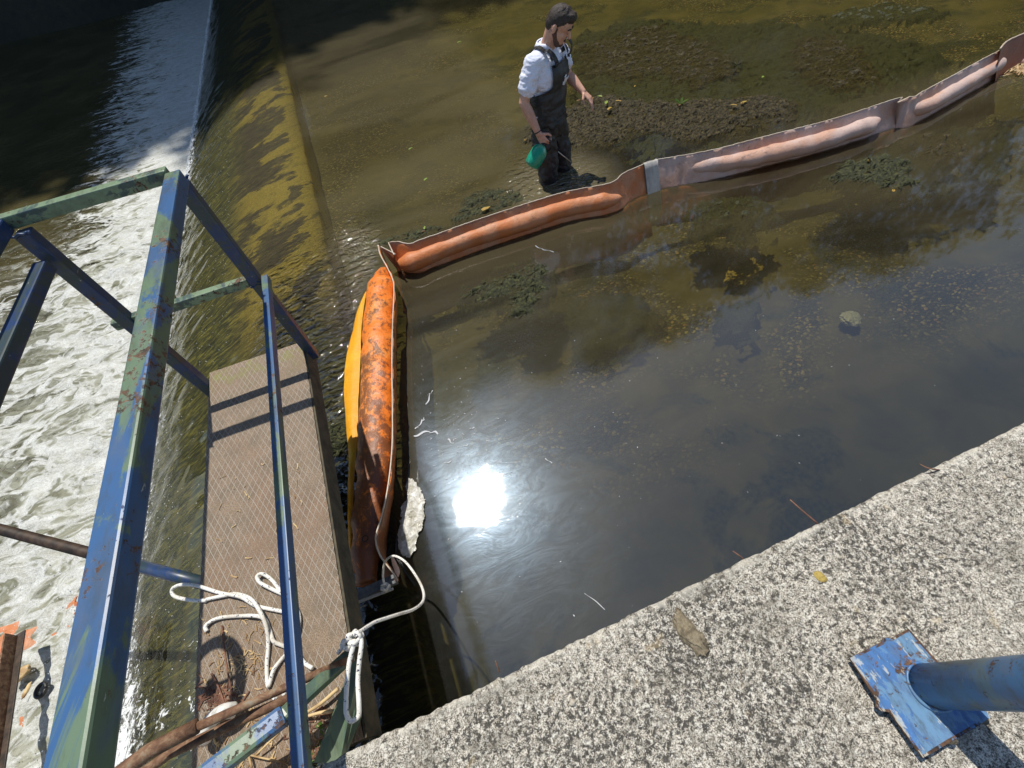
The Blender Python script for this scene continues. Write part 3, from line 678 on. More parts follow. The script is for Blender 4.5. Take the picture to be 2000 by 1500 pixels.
# ------------------------------------------------------------------ litter on the deck
def straw_bits(name, n, fx, m, r=0.0016, lr=(0.012, 0.04)):
    V = []; Fc = []
    for i in range(n):
        x, y, z, a = fx(i); L = random.uniform(*lr); d = Vector((math.cos(a), math.sin(a), random.uniform(-.05,.15))); s = d.cross(Vector((0,0,1))).normalized()*r*random.uniform(.6,1.8)
        c = Vector((x, y, z+r)); bend = s*random.uniform(-3,3); b0 = len(V)
        for k, cc in enumerate((c-d*L/2, c+bend, c+d*L/2)):
            V += [cc-s, cc+Vector((0,0,r)), cc+s]
        for k in range(2):
            Fc += [(b0+3*k, b0+3*k+1, b0+3*k+4, b0+3*k+3), (b0+3*k+1, b0+3*k+2, b0+3*k+5, b0+3*k+4)]
    return pyd(name, V, Fc, m, None, False)
def fdeck(i):
    if i % 9 == 0: p = at(random.uniform(420,600), random.uniform(900,1230), PZ)
    elif i % 9 in (1, 2, 3): p = at(random.gauss(470,35), random.gauss(1285,45), PZ)
    else: p = at(random.uniform(415,660), random.uniform(1385,1500), PZ)
    x = min(max(p.x, X0+.02), -0.735); y = min(max(p.y, 0.18), 2.0); return x, y, PZ+.002, random.uniform(0, 6.3)
tag(straw_bits('straw_litter', 260, fdeck, 'straw'), 'pale straw and wood splinters scattered over the walkway', None, None, 'stuff')
def fd2(i):
    p = at(random.gauss(425,22), random.gauss(1370,18), PZ) if i % 2 else at(random.uniform(560,660), random.uniform(1380,1480), PZ)
    return min(max(p.x, X0+.02), -0.735), min(max(p.y, 0.18), 2.0), PZ+.003, random.uniform(0, 6.3)
tag(straw_bits('bark_debris', 170, fd2, 'twig', 0.002, (0.015, 0.05)), 'brown bark crumbs and dead bits in the corner of the walkway', None, None, 'stuff')
for L, r, m_, lab in (
    (((433,1222,PZ+.006),(441,1290,PZ+.02),(450,1340,PZ+.012),(452,1385,PZ+.006)), 0.0035, 'twig', 'long thin reddish stick lying inside the round shadow'),
    (((413,1315,PZ+.01),(428,1345,PZ+.012),(440,1378,PZ+.006)), 0.0035, 'twig', 'short grey brown stick beside the reddish one in the round shadow'),
    (((660,1345,PZ+.03),(625,1375,PZ+.03),(592,1395,PZ+.03)), 0.0065, 'straw', 'thick peeled pale stick under the upper part of the brace'),
    (((655,1388,PZ+.03),(625,1392,PZ+.035),(590,1402,PZ+.02)), 0.006, 'straw', 'pale stick lying flat below the thick peeled one'),
    (((545,1432,PZ+.03),(520,1455,PZ+.03),(500,1475,PZ+.02)), 0.0035, 'straw', 'thin bare stick below the blue brace left of the middle rail'),
    (((478,1472,PZ+.02),(510,1480,PZ+.02),(550,1488,PZ+.02)), 0.0032, 'straw', 'thin stick lying across the bottom of the walkway'),
    (((476,1440,PZ+.02),(484,1470,PZ+.02),(492,1500,PZ+.02)), 0.0045, 'straw', 'pale upright stick at the lower left corner of the walkway')):
    tag(tube('stick', px(*L), [r, r*0.9, r*0.7], m_, None, 7, 4), lab, 'stick')
def leaf_mesh(sz, seed, curl=0.15):
    rnd = random.Random(seed); V = [(0,0,0)]; n = 12
    for i in range(n):
        a = 2*math.pi*i/n; r = sz*0.75*(0.42+0.45*abs(math.cos(a))**1.5)*(1+rnd.uniform(-.22,.22))
        if i == 0: r = sz*0.85
        V.append((r*math.cos(a), r*math.sin(a)*0.75, curl*sz*(abs(math.sin(a)))*rnd.uniform(.5,1)))
    return V, [(0, i+1, (i+1) % n+1) for i in range(n)]
def leaf(u, v, z, sz, m, label, ang=0, grp=None, curl=0.15):
    V, Fc = leaf_mesh(sz, u, curl); p = at(u, v, z)
    o = pyd('fallen_leaf', V, Fc, m, None); o.location = p; o.rotation_euler = (random.uniform(-.1,.1), random.uniform(-.1,.1), ang); return tag(o, label, 'leaf', grp)
for i, (u, v) in enumerate(((628,1420), (626,1452), (612,1474), (596,1325))):
    p = at(u, v, PZ); V = []; Fc = []
    for k in range(9):
        a = random.uniform(0, 6.3); l = random.uniform(.008,.02); d = Vector((math.cos(a), math.sin(a), random.uniform(.3,1))).normalized(); s = d.cross(Vector((0,0,1))).normalized()*l*0.28; q = Vector((random.uniform(-.006,.006), random.uniform(-.014,.014), 0)); b0 = len(V)
        V += [q, q+d*l*.5-s, q+d*l, q+d*l*.5+s]; Fc.append((b0, b0+1, b0+2, b0+3))
    if i < 3:
        o = pyd('seedling', V, Fc, 'sprout', None, False); o.location = p; tag(o, ('green seedling sprouting highest on the walkway below the pale sticks', 'green seedling in the middle of the three on the walkway', 'green seedling nearest the bottom edge of the walkway')[i], 'seedling')
# ------------------------------------------------------------------ ropes
RT = PZ+0.010
def rope(pts, label, r=0.0072, name='rope'):
    P = catmull(px(*pts), 10); return tag(tube(name, P, r, 'rope', None, 10), label, 'rope')
rope([(404,1233,RT),(402,1222,RT+.004),(425,1208,RT),(470,1203,RT),(512,1206,RT+.012),(527,1232,RT),(534,1252,RT+.006),(550,1260,RT),(578,1272,RT),(594,1294,RT),(610,1305,RT+.01)], 'white flecked rope curving from the left edge of the walkway towards the middle rail')
rope([(403,1173,RT),(372,1172,RT-.02),(342,1165,RT-.035),(336,1152,RT-.03),(350,1143,RT-.01),(380,1143,RT+.004),(430,1158,RT),(470,1166,RT+.01),(500,1183,RT),(540,1192,RT),(562,1196,RT)], 'white rope loop hanging over the left edge of the walkway above the foam')
rope([(403,1171,RT),(440,1163,RT),(462,1160,RT),(490,1170,RT+.014),(508,1195,RT+.02),(520,1225,RT+.02),(524,1260,RT+.004),(521,1300,RT),(524,1340,RT),(534,1310,RT+.006),(548,1290,RT),(572,1262,RT),(584,1220,RT+.004),(580,1190,RT),(558,1165,RT),(530,1150,RT+.006),(508,1138,RT+.014),(502,1126,RT+.014),(512,1121,RT+.008),(530,1132,RT),(552,1160,RT),(575,1200,RT+.02)], 'tangled white rope loops lying in the middle of the walkway')
rope([(531,1352,RT+.06),(540,1368,RT+.07),(556,1362,RT+.09),(550,1350,RT+.1),(536,1358,RT+.09)], 'short white rope end wrapped round the thin rusty pipe')
# rope from the boom end to the knot on the brace, with its hanging loop
K = (690,1252)
ro = thing('mooring_rope', 'white rope arching from the boom end over dark water to a knot on the brace', 'rope')
P = catmull(px((752,1146,0.16),(748,1125,0.20),(752,1098,0.28),(768,1086,0.34),(790,1096,0.36),(812,1124,0.42),(826,1152,0.52),(826,1174,0.60),(808,1190,0.70),(780,1199,0.80),(755,1207,0.86),(730,1216,0.92),(702,1234,0.99)), 10)
tube('line', P, 0.0058, 'rope', ro, 10)
P = catmull(px((700,1234,1.0),(706,1255,1.0),(702,1290,0.99),(699,1330,0.98),(701,1372,0.98),(700,1398,0.97),(686,1408,0.97),(677,1395,0.98),(676,1370,0.98),(678,1330,0.99),(683,1290,1.0),(692,1255,1.01)), 10)
tube('hanging_loop', P, 0.0072, 'rope', ro, 10)
def knot(c, s, r, par, seed, m='rope', axis=0):
    rnd = random.Random(seed); P = []
    for i in range(34):
        a = i*0.62; P.append(Vector(c)+Vector((s*math.cos(a)*(0.8+0.3*math.sin(2.3*i)), s*math.sin(a)*(0.8+.2*math.cos(1.7*i)), s*0.8*math.sin(a*1.5+seed))))
    return tube('knot', P, r, m, par, 8, 4)
knot(at(693,1246,1.0), 0.019, 0.0068, ro, 1); knot(at(679,1258,0.95), 0.015, 0.0065, ro, 4)
knot(at(753,1147,0.16), 0.019, 0.0062, ro, 2)
tube('tail', catmull(px((676,1258,0.95),(668,1266,0.93),(660,1276,0.92)), 6), 0.006, 'rope', ro, 8)

# ------------------------------------------------------------------ containment booms
def sheet(name, P, top, bot, lean, m, parent, thick=0.006, nz=12, wob=0.012, wfreq=3.0, seed=0):
    """upright fabric sheet along P; top/bot heights and lean are functions of s"""
    N = len(P); V = []; Fc = []
    for side in (0, 1):
        for i, p in enumerate(P):
            s = i/(N-1); t = (P[min(i+1, N-1)]-P[max(i-1, 0)]); t.z = 0; t.normalize(); nrm = Vector((t.y, -t.x, 0))
            for k in range(nz+1):
                f = k/nz; z = top(s)*(1-f)+bot(s)*f; off = lean(s)*(z)+wob*fbm(i*0.06*wfreq, z*4, seed)*(1.0 if z > -.1 else 2)
                V.append(Vector((p.x, p.y, z+0.006*fbm(i*0.25, 5, seed)*(k == 0)))+nrm*(off+(thick if side else 0)))
    n1 = nz+1; o1 = N*n1
    for i in range(N-1):
        for k in range(nz):
            a = i*n1+k; Fc.append((a, a+1, a+n1+1, a+n1)); b = a+o1; Fc.append((b, b+n1, b+n1+1, b+1))
        a = i*n1; Fc.append((a, a+n1, a+o1+n1, a+o1)); a = i*n1+nz; Fc.append((a, a+o1, a+o1+n1, a+n1))
    return pyd(name, V, Fc, m, parent)
def interp(L):
    def f(s):
        for (a, x), (b, y) in zip(L, L[1:]):
            if s <= b: t = (s-a)/(b-a); t = t*t*(3-2*t); return x+(y-x)*t
        return L[-1][1]
    return f
def sub(P, n):                                  # resample evenly
    P = [Vector(p) for p in P]; d = [0]
    for a, b in zip(P, P[1:]): d.append(d[-1]+(b-a).length)
    out = []; j = 0
    for i in range(n):
        t = d[-1]*i/(n-1)
        while j < len(P)-2 and d[j+1] < t: j += 1
        f = (t-d[j])/(d[j+1]-d[j]) if d[j+1] > d[j] else 0; out.append(P[j].lerp(P[j+1], f))
    return out
def lineP(L, z, n):
    P = [at(u, v, z) for u, v in L]
    for p in P: p.z = 0
    return sub(catmull(P, 10), n)
lean = lambda s: -0.45
ZF = 0.235
# orange-red middle section: corner to the metal connector
b2 = thing('oil_boom', 'terracotta orange floating oil boom section between the corner and the grey metal joint', 'oil boom', 'floating oil boom sections')
finA = lineP([(742,484),(752,476),(775,472),(800,476),(822,468),(860,455),(930,430),(1000,407),(1100,376),(1190,358),(1215,340),(1240,328),(1256,322)], ZF, 150)
finA = [p-Vector((0,-0.45*0,0)) for p in finA]
# sheet() leans by lean*z, so shift the foot line towards the camera side by the same amount at the top
def foot(P, z=ZF, k=0.45):
    out = []
    for i, p in enumerate(P):
        t = (P[min(i+1, len(P)-1)]-P[max(i-1, 0)]).normalized(); out.append(p+Vector((t.y, -t.x, 0))*k*z)
    return out
fA = foot(finA)
sheet('fin', fA, lambda s: ZF, lambda s: -0.01, lean, 'boom_terracotta', b2, wob=0.006)
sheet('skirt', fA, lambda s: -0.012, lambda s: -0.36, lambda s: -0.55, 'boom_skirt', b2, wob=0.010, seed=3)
edgeP = [p+Vector((0,0,ZF+0.004))-(Vector(((fA[min(i+1,149)]-fA[max(i-1,0)]).y, -(fA[min(i+1,149)]-fA[max(i-1,0)]).x, 0)).normalized()*0.45*ZF) for i, p in enumerate(fA)]
def edging(P, z, k, parent, r=0.005):
    Q = []
    for i, p in enumerate(P):
        t = (P[min(i+1, len(P)-1)]-P[max(i-1, 0)]).normalized(); Q.append(p-Vector((t.y, -t.x, 0))*(k*z-0.003)+Vector((0,0,z+0.003+0.004*fbm(i*.3,1,1))))
    return tube('edging', Q, r, 'boom_edge', parent, 6)
edging(fA, ZF, 0.45, b2)
def floatt(pix, z, r, m, parent, lump=0.035, n=90, ends=(0.25, 0.2)):
    P = [at(u, v, z) for u, v in pix]; P = sub(catmull(P, 10), n)
    rr = []
    for i in range(n):
        s = i/(n-1); e = min(1, s/0.06)**0.5 if s < 0.06 else (min(1, (1-s)/0.08)**0.5 if s > 0.92 else 1)
        rr.append(r*max(0.12, e)*(1+0.10*fbm(s*6, r, 0)))
    return tube('float', P, rr, m, parent, 26, lump=lump, flat=0.92)
floatt([(776,512),(800,512),(860,488),(930,462),(1000,440),(1100,408),(1160,394),(1215,386)], 0.095, 0.088, 'boom_terracotta', b2, 0.008)
# pale section beyond the joint
b3 = thing('oil_boom', 'faded pink oil boom section curving from the metal joint to the right border', 'oil boom', 'floating oil boom sections')
finB = lineP([(1282,312),(1320,306),(1400,291),(1500,265),(1600,240),(1680,216),(1740,196),(1765,190),(1785,189),(1800,180),(1860,148),(1920,115),(1958,96)], ZF, 220)
fB = foot(finB)
sheet('fin', fB, lambda s: ZF, lambda s: -0.01, lean, 'boom_pink', b3, wob=0.008, seed=5)
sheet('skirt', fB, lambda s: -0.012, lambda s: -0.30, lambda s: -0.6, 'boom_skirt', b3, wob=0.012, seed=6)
edging(fB, ZF, 0.45, b3)
floatt([(1335,334),(1360,325),(1420,318),(1500,302),(1580,282),(1660,258),(1718,234)], 0.10, 0.082, 'boom_pink', b3, 0.013)
floatt([(1752,220),(1766,214),(1784,214),(1810,206),(1860,178),(1920,142),(1960,118)], 0.10, 0.072, 'boom_pink', b3, 0.010, n=60)
b4 = thing('oil_boom', 'dark reddish start of a further oil boom section at the right border', 'oil boom', 'floating oil boom sections')
finC = lineP([(1958,96),(1966,86),(1978,78),(2010,64),(2070,40)], ZF+0.05, 40); fC = foot(finC)
sheet('fin', fC, lambda s: ZF+0.05, lambda s: -0.01, lean, 'boom_skirt', b4, wob=0.004, seed=2); edging(fC, ZF+0.05, 0.45, b4, 0.008)
floatt([(1968,124),(1990,121),(2030,118),(2080,110)], 0.03, 0.035, 'boom_pink', b4, 0.01, n=20)
# metal joint
jt = [at(1256,322,ZF), at(1282,313,ZF)]
for p in jt: p.z = 0
jf = foot(sub(jt, 8)); jo = sheet('joint_plate', jf, lambda s: ZF+0.012, lambda s: -0.28, lambda s: -0.46, 'alu', b2, thick=0.03, wob=0.0)
for i in range(len(jo.data.vertices)): pass
jo['label'] = 'grey metal joint plate with vertical ribs'
# dirty near section beside the walkway
b1 = thing('oil_boom', 'bright orange oil boom section smeared with black dirt beside the walkway', 'oil boom', 'floating oil boom sections')
A = [at(u, v, 0.10) for u, v in ((748,528),(746,545),(742,600),(739,680),(736,780),(732,880),(726,960),(718,1040),(714,1100),(716,1140))]
n = 130; A = sub(catmull(A, 10), n); V = []
rr = interp([(0,0.045),(0.03,0.075),(0.08,0.118),(0.3,0.125),(0.6,0.122),(0.8,0.105),(0.93,0.085),(1,0.05)])
tube('float', A, [rr(i/(n-1)) for i in range(n)], 'boom_dirt_shade', b1, 30, lump=0.018, flat=0.72)
Fp = [at(u, v, 0.21) for u, v in ((741,484),(744,500),(757,524),(768,548),(771,570),(768,640),(767,720),(768,800),(767,880),(758,960),(744,1020),(735,1052),(742,1085),(765,1118),(772,1132))]
for p in Fp: p.z = 0
Fp = sub(catmull(Fp, 10), 140)
tp = interp([(0,ZF),(0.08,ZF-.01),(0.9,0.22),(1,0.17)])
# the fabric rises from under the float to the fin on its right
def fin_sheet():
    V = []; Fc = []; N = len(Fp); nz = 12
    for side in (0, 1):
        for i, p in enumerate(Fp):
            s = i/(N-1); q = A[min(n-1, int(s*(n-1)))]; a = Vector((q.x, q.y, 0)); r = rr(s)
            dirx = Vector((1,0.08,0)).normalized()
            foot_ = a+dirx*r*0.72 if s > 0.12 else p.lerp(a+dirx*r*0.72, s/0.12)
            t_ = tp(s)
            for k in range(nz+1):
                f = k/nz; c = p.lerp(foot_, f**1.4); z = t_*(1-f)+(-0.05)*f
                V.append(Vector((c.x, c.y, z))+dirx*(0.008*fbm(i*.15, f*2, 3)+(0.006 if side else 0)))
    n1 = nz+1; o1 = N*n1
    for i in range(N-1):
        for k in range(nz):
            a = i*n1+k; Fc.append((a, a+1, a+n1+1, a+n1)); b = a+o1; Fc.append((b, b+n1, b+n1+1, b+1))
        a = i*n1; Fc.append((a, a+n1, a+o1+n1, a+o1))
    return pyd('fin', V, Fc, 'boom_dirt_shade', b1)
fin_sheet()
tube('edging', [Vector((p.x, p.y, tp(i/139)+0.003)) for i, p in enumerate(Fp)], 0.0045, 'boom_edge', b1, 6)
# skirt right of the fin, hanging in the water
sk_ = []
for i, p in enumerate(Fp[14:]): sk_.append(Vector((p.x+0.035, p.y, 0)))
sheet('skirt', sk_, lambda s: 0.0, lambda s: -0.35, lambda s: 0.05, 'black', b1, wob=0.01, seed=9)
# yellow flap lying out on the water left of the float
fl = [(716,572,716,572),(712,590,700,600),(706,640,688,650),(704,700,676,700),(700,780,672,760),(698,860,676,830),(692,930,681,900),(690,1000,679,960),(690,1060,680,1040),(694,1120,684,1110)]
Lp = sub(catmull([at(a, b, 0.045) for a, b, _, _ in fl], 8), 60); Rp = sub(catmull([at(c, d, 0.012) for _, _, c, d in fl], 8), 60)
V = []; Fc = []
for i in range(60):
    for k in range(7): f = k/6; V.append(Lp[i].lerp(Rp[i], f)+Vector((0,0,0.02*math.sin(f*3.1)+0.006*fbm(i*.4, k*.5, 1))))
for i in range(59):
    for k in range(6): a = i*7+k; Fc.append((a, a+7, a+8, a+1))
pyd('flap', V, Fc, 'boom_flap', b1)['label'] = 'sunlit yellow fabric flap'
tube('grommet', [at(713,1052,0.19)+Vector((0.016*math.cos(a), 0.016*math.sin(a), 0)) for a in [2*math.pi*i/20 for i in range(21)]], 0.003, 'black', b1, 6)
# steel end bar
eb = thing('end_bar', 'weathered dark metal bar at the near end of the orange boom, rope tied to it', 'metal bar')
beam('bar', at(690,1168,0.13), at(775,1130,0.13), 0.05, 0.035, 'dark_steel', eb, bev=0.004)
beam('lip', at(700,1176,0.155), at(768,1150,0.155), 0.012, 0.012, 'alu', eb, bev=0.002)
tag(tube('torn_strap', catmull(px((765,1085,0.22),(770,1100,0.2),(776,1118,0.17),(770,1138,0.14)), 6), [0.004,0.012,0.014,0.004], 'boom_pink', None, 8, flat=0.3), 'frayed pinkish fabric strap hanging at the near boom end', 'strap')

# debris in the foam at lower left
ft = thing('sunken_boom', 'torn orange boom fabric half buried in foam at the lower left corner', 'boom fabric')
xs = rng(-4.35, -3.30, 0.02); ys = rng(0.85, 2.35, 0.02)
poly = [(-4.4,2.2),(-3.62,2.22),(-3.4,1.7),(-3.35,0.9),(-4.4,0.85)]
grid('fabric', xs, ys, lambda x, y: TZ+0.012+0.05*fbm(x*3, y*2.2, 4, 3)+0.02*fbm(x*9, y*8, 4), 'boom_terracotta', ft, keep=lambda x, y: poly_in(poly, x+0.04*fbm(x*6,y*6,1), y))
tube('grommet', [at(80,1348,TZ+0.10)+Vector((0.035*math.cos(a), 0.045*math.sin(a), 0)) for a in [2*math.pi*i/20 for i in range(21)]], 0.014, 'black', ft, 8)
ch = thing('steel_channel', 'rusty brown steel channel standing in the foam at the left border', 'steel channel')
a, b = at(40,1236,-0.85), at(-10,1560,-0.75); a2, b2_ = at(22,1236,-0.85), at(-45,1560,-0.75)
beam('flange', a, b, 0.07, 0.012, 'thread_steel', ch, bev=0.002); beam('web', at(22,1240,-0.80), at(-28,1560,-0.70), 0.012, 0.10, 'rusty', ch, bev=0.002)
tag(lumpm('wood_piece', at(38,1318,TZ+.1), 0.07, 0.045, 0.02, 0.5, 'straw', 4, 20, 0.3), 'rough yellow piece of wood on the torn orange fabric', 'wood')
tag(lumpm('wood_chip', at(52,1348,TZ+.1), 0.018, 0.055, 0.01, -0.35, 'straw', 6, 20, 0.2), 'small bright yellow wood chip beside the black ring', 'wood')

# ------------------------------------------------------------------ water weed
def inpoly_d(P, x, y):
    """signed distance-ish: positive inside"""
    d = 1e9; n = len(P)
    for i in range(n):
        ax_, ay = P[i]; bx, by = P[(i+1) % n]; L = (bx-ax_)**2+(by-ay)**2
        t = max(0, min(1, ((x-ax_)*(bx-ax_)+(y-ay)*(by-ay))/L)); dx, dy = x-ax_-t*(bx-ax_), y-ay-t*(by-ay)
        d = min(d, math.hypot(dx, dy))
    return d if poly_in(P, x, y) else -d
def weed(pix, z, m, label, dens=260, amp=0.02, st=0.022, edge=0.12, hang=0.10, ln=(0.03, 0.10), seed=0, cat='water weed'):
    P = [tuple(at(u, v, z).xy) for u, v in pix]; random.seed(seed+11)
    x0, x1 = min(p[0] for p in P)-.15, max(p[0] for p in P)+.15; y0, y1 = min(p[1] for p in P)-.15, max(p[1] for p in P)+.15
    root = thing('water_weed', label, cat, 'clumps of water weed', (0,0,0))
    area = 0.0; pts = []
    xs = rng(x0, x1, st); ys = rng(y0, y1, st)
    def sd(x, y): return inpoly_d(P, x, y)+0.03+edge*0.9*fbm(x*2.2, y*6.5, seed, 6)
    cache = {}
    for j, y in enumerate(ys):
        for i, x in enumerate(xs): cache[(i, j)] = sd(x, y)
    V = []; idx = {}; Fc = []
    def vid(i, j):
        if (i, j) not in idx:
            s = cache[(i, j)]; x, y = xs[i], ys[j]; e = min(1, max(0, s/edge))
            zz = z-hang*(1-e)**1.5+amp*fbm(x*6, y*14, seed, 5)+amp*0.5*fbm(x*22, y*44, seed+3, 3)
            idx[(i, j)] = len(V); V.append((x, y, zz))
        return idx[(i, j)]
    for j in range(len(ys)-1):
        for i in range(len(xs)-1):
            if min(cache[(i, j)], cache[(i+1, j)], cache[(i, j+1)], cache[(i+1, j+1)]) > 0:
                Fc.append((vid(i, j), vid(i+1, j), vid(i+1, j+1), vid(i, j+1))); area += st*st
    pyd('mat', V, Fc, m, root)
    SV = []; SF = []; keys = list(idx)
    for k in range(int(dens*area)):
        i, j = random.choice(keys); x, y, zz = V[idx[(i, j)]]; x += random.uniform(-st, st); y += random.uniform(-st, st)
        a = math.pi+random.gauss(0.25, 0.55); L = random.uniform(*ln); d = Vector((math.cos(a), math.sin(a), random.uniform(-.12,.22))); s = Vector((-d.y, d.x, 0)).normalized()*random.uniform(.0015,.0045)
        p = Vector((x, y, zz+0.002)); q = p+d*L*0.5+Vector((0,0,random.uniform(-.004,.012))); r = p+d*L+Vector((0,0,random.uniform(-.02,.002))); b0 = len(SV)
        SV += [p-s, p+s, q-s, q+s, r]; SF += [(b0, b0+1, b0+3, b0+2), (b0+2, b0+3, b0+4)]
    so_ = pyd('strands', SV, SF, m, root, False); so_['kind'] = 'stuff'
    return root
weed([(1000,268),(1030,240),(1080,238),(1125,195),(1180,182),(1260,192),(1330,200),(1410,190),(1500,178),(1560,196),(1545,236),(1470,240),(1430,262),(1345,280),(1290,262),(1240,262),(1200,282),(1120,286),(1060,282)], 0.006, 'weed_brown', 'large brown weed mat at the surface right of the man', 3200, 0.026, 0.028, 0.14, 0.05, (0.03, 0.09), seed=1)
weed([(1130,90),(1200,62),(1290,45),(1380,80),(1440,110),(1452,150),(1400,160),(1350,172),(1290,150),(1220,158),(1150,140)], -0.012, 'weed_brown', 'dark olive weed mat behind the man near the top border', 1800, 0.026, 0.032, 0.2, 0.06, (0.05, 0.14), seed=2)
weed([(1540,80),(1600,62),(1680,85),(1740,130),(1720,170),(1640,185),(1570,160),(1540,130)], -0.014, 'weed_brown', 'sunken brown weed mat in the upper right between boom and top border', 1800, 0.026, 0.032, 0.2, 0.06, (0.05, 0.14), seed=3)
weed([(1590,28),(1660,14),(1760,2),(1850,12),(1830,30),(1740,44),(1650,46)], -0.004, 'weed_green', 'narrow dark weed streak along the upper right border', 450, 0.022, 0.035, 0.15, 0.1, seed=4)
weed([(740,474),(800,446),(880,436),(905,385),(960,362),(1010,366),(1048,382),(1020,398),(930,426),(860,448),(800,466),(760,478)], 0.004, 'weed_green', 'green weed bank gathered against the far side of the orange boom', 1500, 0.024, 0.018, 0.08, 0.08, seed=5)
weed([(905,545),(960,520),(1030,508),(1075,530),(1090,565),(1065,600),(1010,612),(960,600),(920,578)], 0.006, 'weed_green', 'round clump of green weed just inside the corner of the boom', 1500, 0.045, 0.016, 0.14, 0.12, seed=6)
weed([(1330,400),(1390,378),(1480,372),(1530,400),(1520,440),(1450,460),(1370,452),(1335,430)], -0.02, 'weed_green', 'blurred deep green weed clump in the middle of the pool below the pale boom', 900, 0.04, 0.025, 0.16, 0.12, seed=7)
weed([(1600,345),(1660,310),(1740,300),(1800,325),(1790,355),(1740,372),(1690,355),(1640,362)], 0.012, 'weed_green', 'spiky green weed clump with a yellow leaf below the pale boom', 1300, 0.03, 0.02, 0.10, 0.1, (0.05,0.14), seed=8)
weed([(1730,268),(1790,248),(1870,262),(1940,290),(1910,318),(1840,312),(1780,290)], -0.015, 'weed_brown', 'submerged brown weed clump near the right border below the boom', 700, 0.03, 0.022, 0.12, 0.1, (0.05,0.14), seed=9)
weed([(1110,610),(1170,575),(1260,565),(1300,600),(1290,650),(1220,690),(1140,690),(1100,655)], -0.36, 'weed_dark', 'dark patch of bottom weed in the centre of the pool', 300, 0.04, 0.03, 0.2, 0.12, seed=10)
weed([(1400,590),(1450,575),(1490,600),(1485,640),(1440,650),(1402,630)], -0.36, 'weed_dark', 'small dark weed patch below the yellow sunken stone', 300, 0.04, 0.03, 0.12, 0.1, seed=12)
weed([(636,836),(660,822),(690,830),(686,862),(655,872),(638,862)], 0.005, 'weed_green', 'small tuft of weed caught between walkway and orange boom', 2500, 0.02, 0.012, 0.05, 0.06, seed=13)
weed([(1120,60),(1250,30),(1420,40),(1560,40),(1760,60),(1880,110),(1820,160),(1700,215),(1600,235),(1480,262),(1380,292),(1280,300),(1160,296),(1110,250),(1120,180)], -0.035, 'weed_dark', 'wide dark bed of submerged weed beneath the mats between the man and the pale boom', 500, 0.035, 0.045, 0.3, 0.12, (0.06,0.2), seed=21)
weed([(1640,300),(1740,262),(1870,230),(1990,240),(1990,330),(1880,345),(1760,390),(1660,385)], -0.06, 'weed_dark', 'dark bed of submerged weed below the right end of the pale boom', 250, 0.03, 0.05, 0.3, 0.15, (0.06,0.2), seed=22)
o = lumpm('sunken_stone', at(1452,528,-0.40), 0.17, 0.11, 0.07, 0.3, 'stone_yellow', 7, 40, 0.45); tag(o, 'yellowish stone lying under water in the pool', 'stone')
o = lumpm('sunken_bag', at(1662,622,-0.47), 0.085, 0.075, 0.03, 0.15, 'alu', 9, 40, 0.25); tag(o, 'pale rounded lump glimmering under water in the right of the pool', 'bag')
# leaves
for a in ((948,408,0.03,0.075,'leaf_yellow','big yellow leaf lying on the green weed behind the orange boom',0.3), (829,445,0.02,0.035,'leaf_green','small lime green leaf on the weed bank near the corner of the boom',1.2),
          (826,452,0.015,0.03,'leaf_brown','little brown leaf beside the lime green one on the weed bank',0.2),
          (1184,200,0.05,0.075,'leaf_green','bright green leaf on the brown mat near the man\'s hand',1.0), (1172,188,0.05,0.05,'leaf_green','smaller green leaf just above the bright one near the man\'s hand',2.0),
          (1190,212,0.05,0.055,'leaf_yellow','yellow leaf below the bright green leaf by the man\'s hand',0.4), (1157,192,0.05,0.05,'leaf_brown','reddish brown leaf on the mat closest to the man\'s hand',0.9),
          (1208,197,0.05,0.045,'leaf_yellow','yellow green leaf right of the bright green leaf',2.5), (1434,205,0.04,0.05,'leaf_yellow','yellow leaf on the right part of the brown mat',2.2),
          (1452,200,0.04,0.06,'leaf_yellow','pair leaf of orange yellow right of the yellow one on the brown mat',0.1), (1698,312,0.02,0.06,'leaf_yellow','yellow leaf on the spiky weed clump below the pale boom',0.7),
          (1745,372,0.0,0.04,'leaf_yellow','yellow leaf at the lower tip of the spiky weed clump',0.7), (1026,273,0.03,0.045,'leaf_yellow','yellow leaf on the weed left of the man\'s legs',0.7),
          (1240,168,0.05,0.03,'leaf_yellow','tiny yellow speck leaf above the brown mat',0.7), (831,350,0.004,0.04,'leaf_green','pale green leaf floating left of the weed bank',0.7),
          (802,290,0.004,0.04,'leaf_green','greenish leaf floating in open water between weir and man',0.3), (897,82,0.004,0.06,'leaf_green','pale leaf floating far out near the top border',0.2),
          (636,188,0.004,0.035,'leaf_yellow','pale speck leaf floating beside the weir crest',0.2), (1490,150,0.03,0.045,'leaf_green','light green leaf on the dark mat behind the man',0.5),
          (1327,205,0.05,0.03,'leaf_brown','brown leaf at the foot of the green sprout on the mat',0.5), (1130,196,0.05,0.04,'leaf_brown','small brown leaf between the man and his hand',0.1)):
    leaf(*a)
def sprout(u, v, z, s, n, label, m='sprout'):
    p = at(u, v, z); V = []; Fc = []; random.seed(u)
    for k in range(n):
        a = 2*math.pi*k/n+random.uniform(-.3,.3); l = s*random.uniform(.7,1.2); d = Vector((math.cos(a), math.sin(a), random.uniform(.5,1.2))).normalized(); sd_ = Vector((-d.y, d.x, 0)).normalized()*l*.10; b0 = len(V)
        V += [Vector((0,0,0)), d*l*.5-sd_, d*l*.5+sd_, d*l+Vector((0,0,-.15*l))]; Fc += [(b0, b0+1, b0+3, b0+2)]
    o = pyd('water_plant', V, Fc, m, None, False); o.location = p; tag(o, label, 'plant')
sprout(1330,204,0.02,0.11,10,'bright green sprouting water plant in the middle of the brown mat')
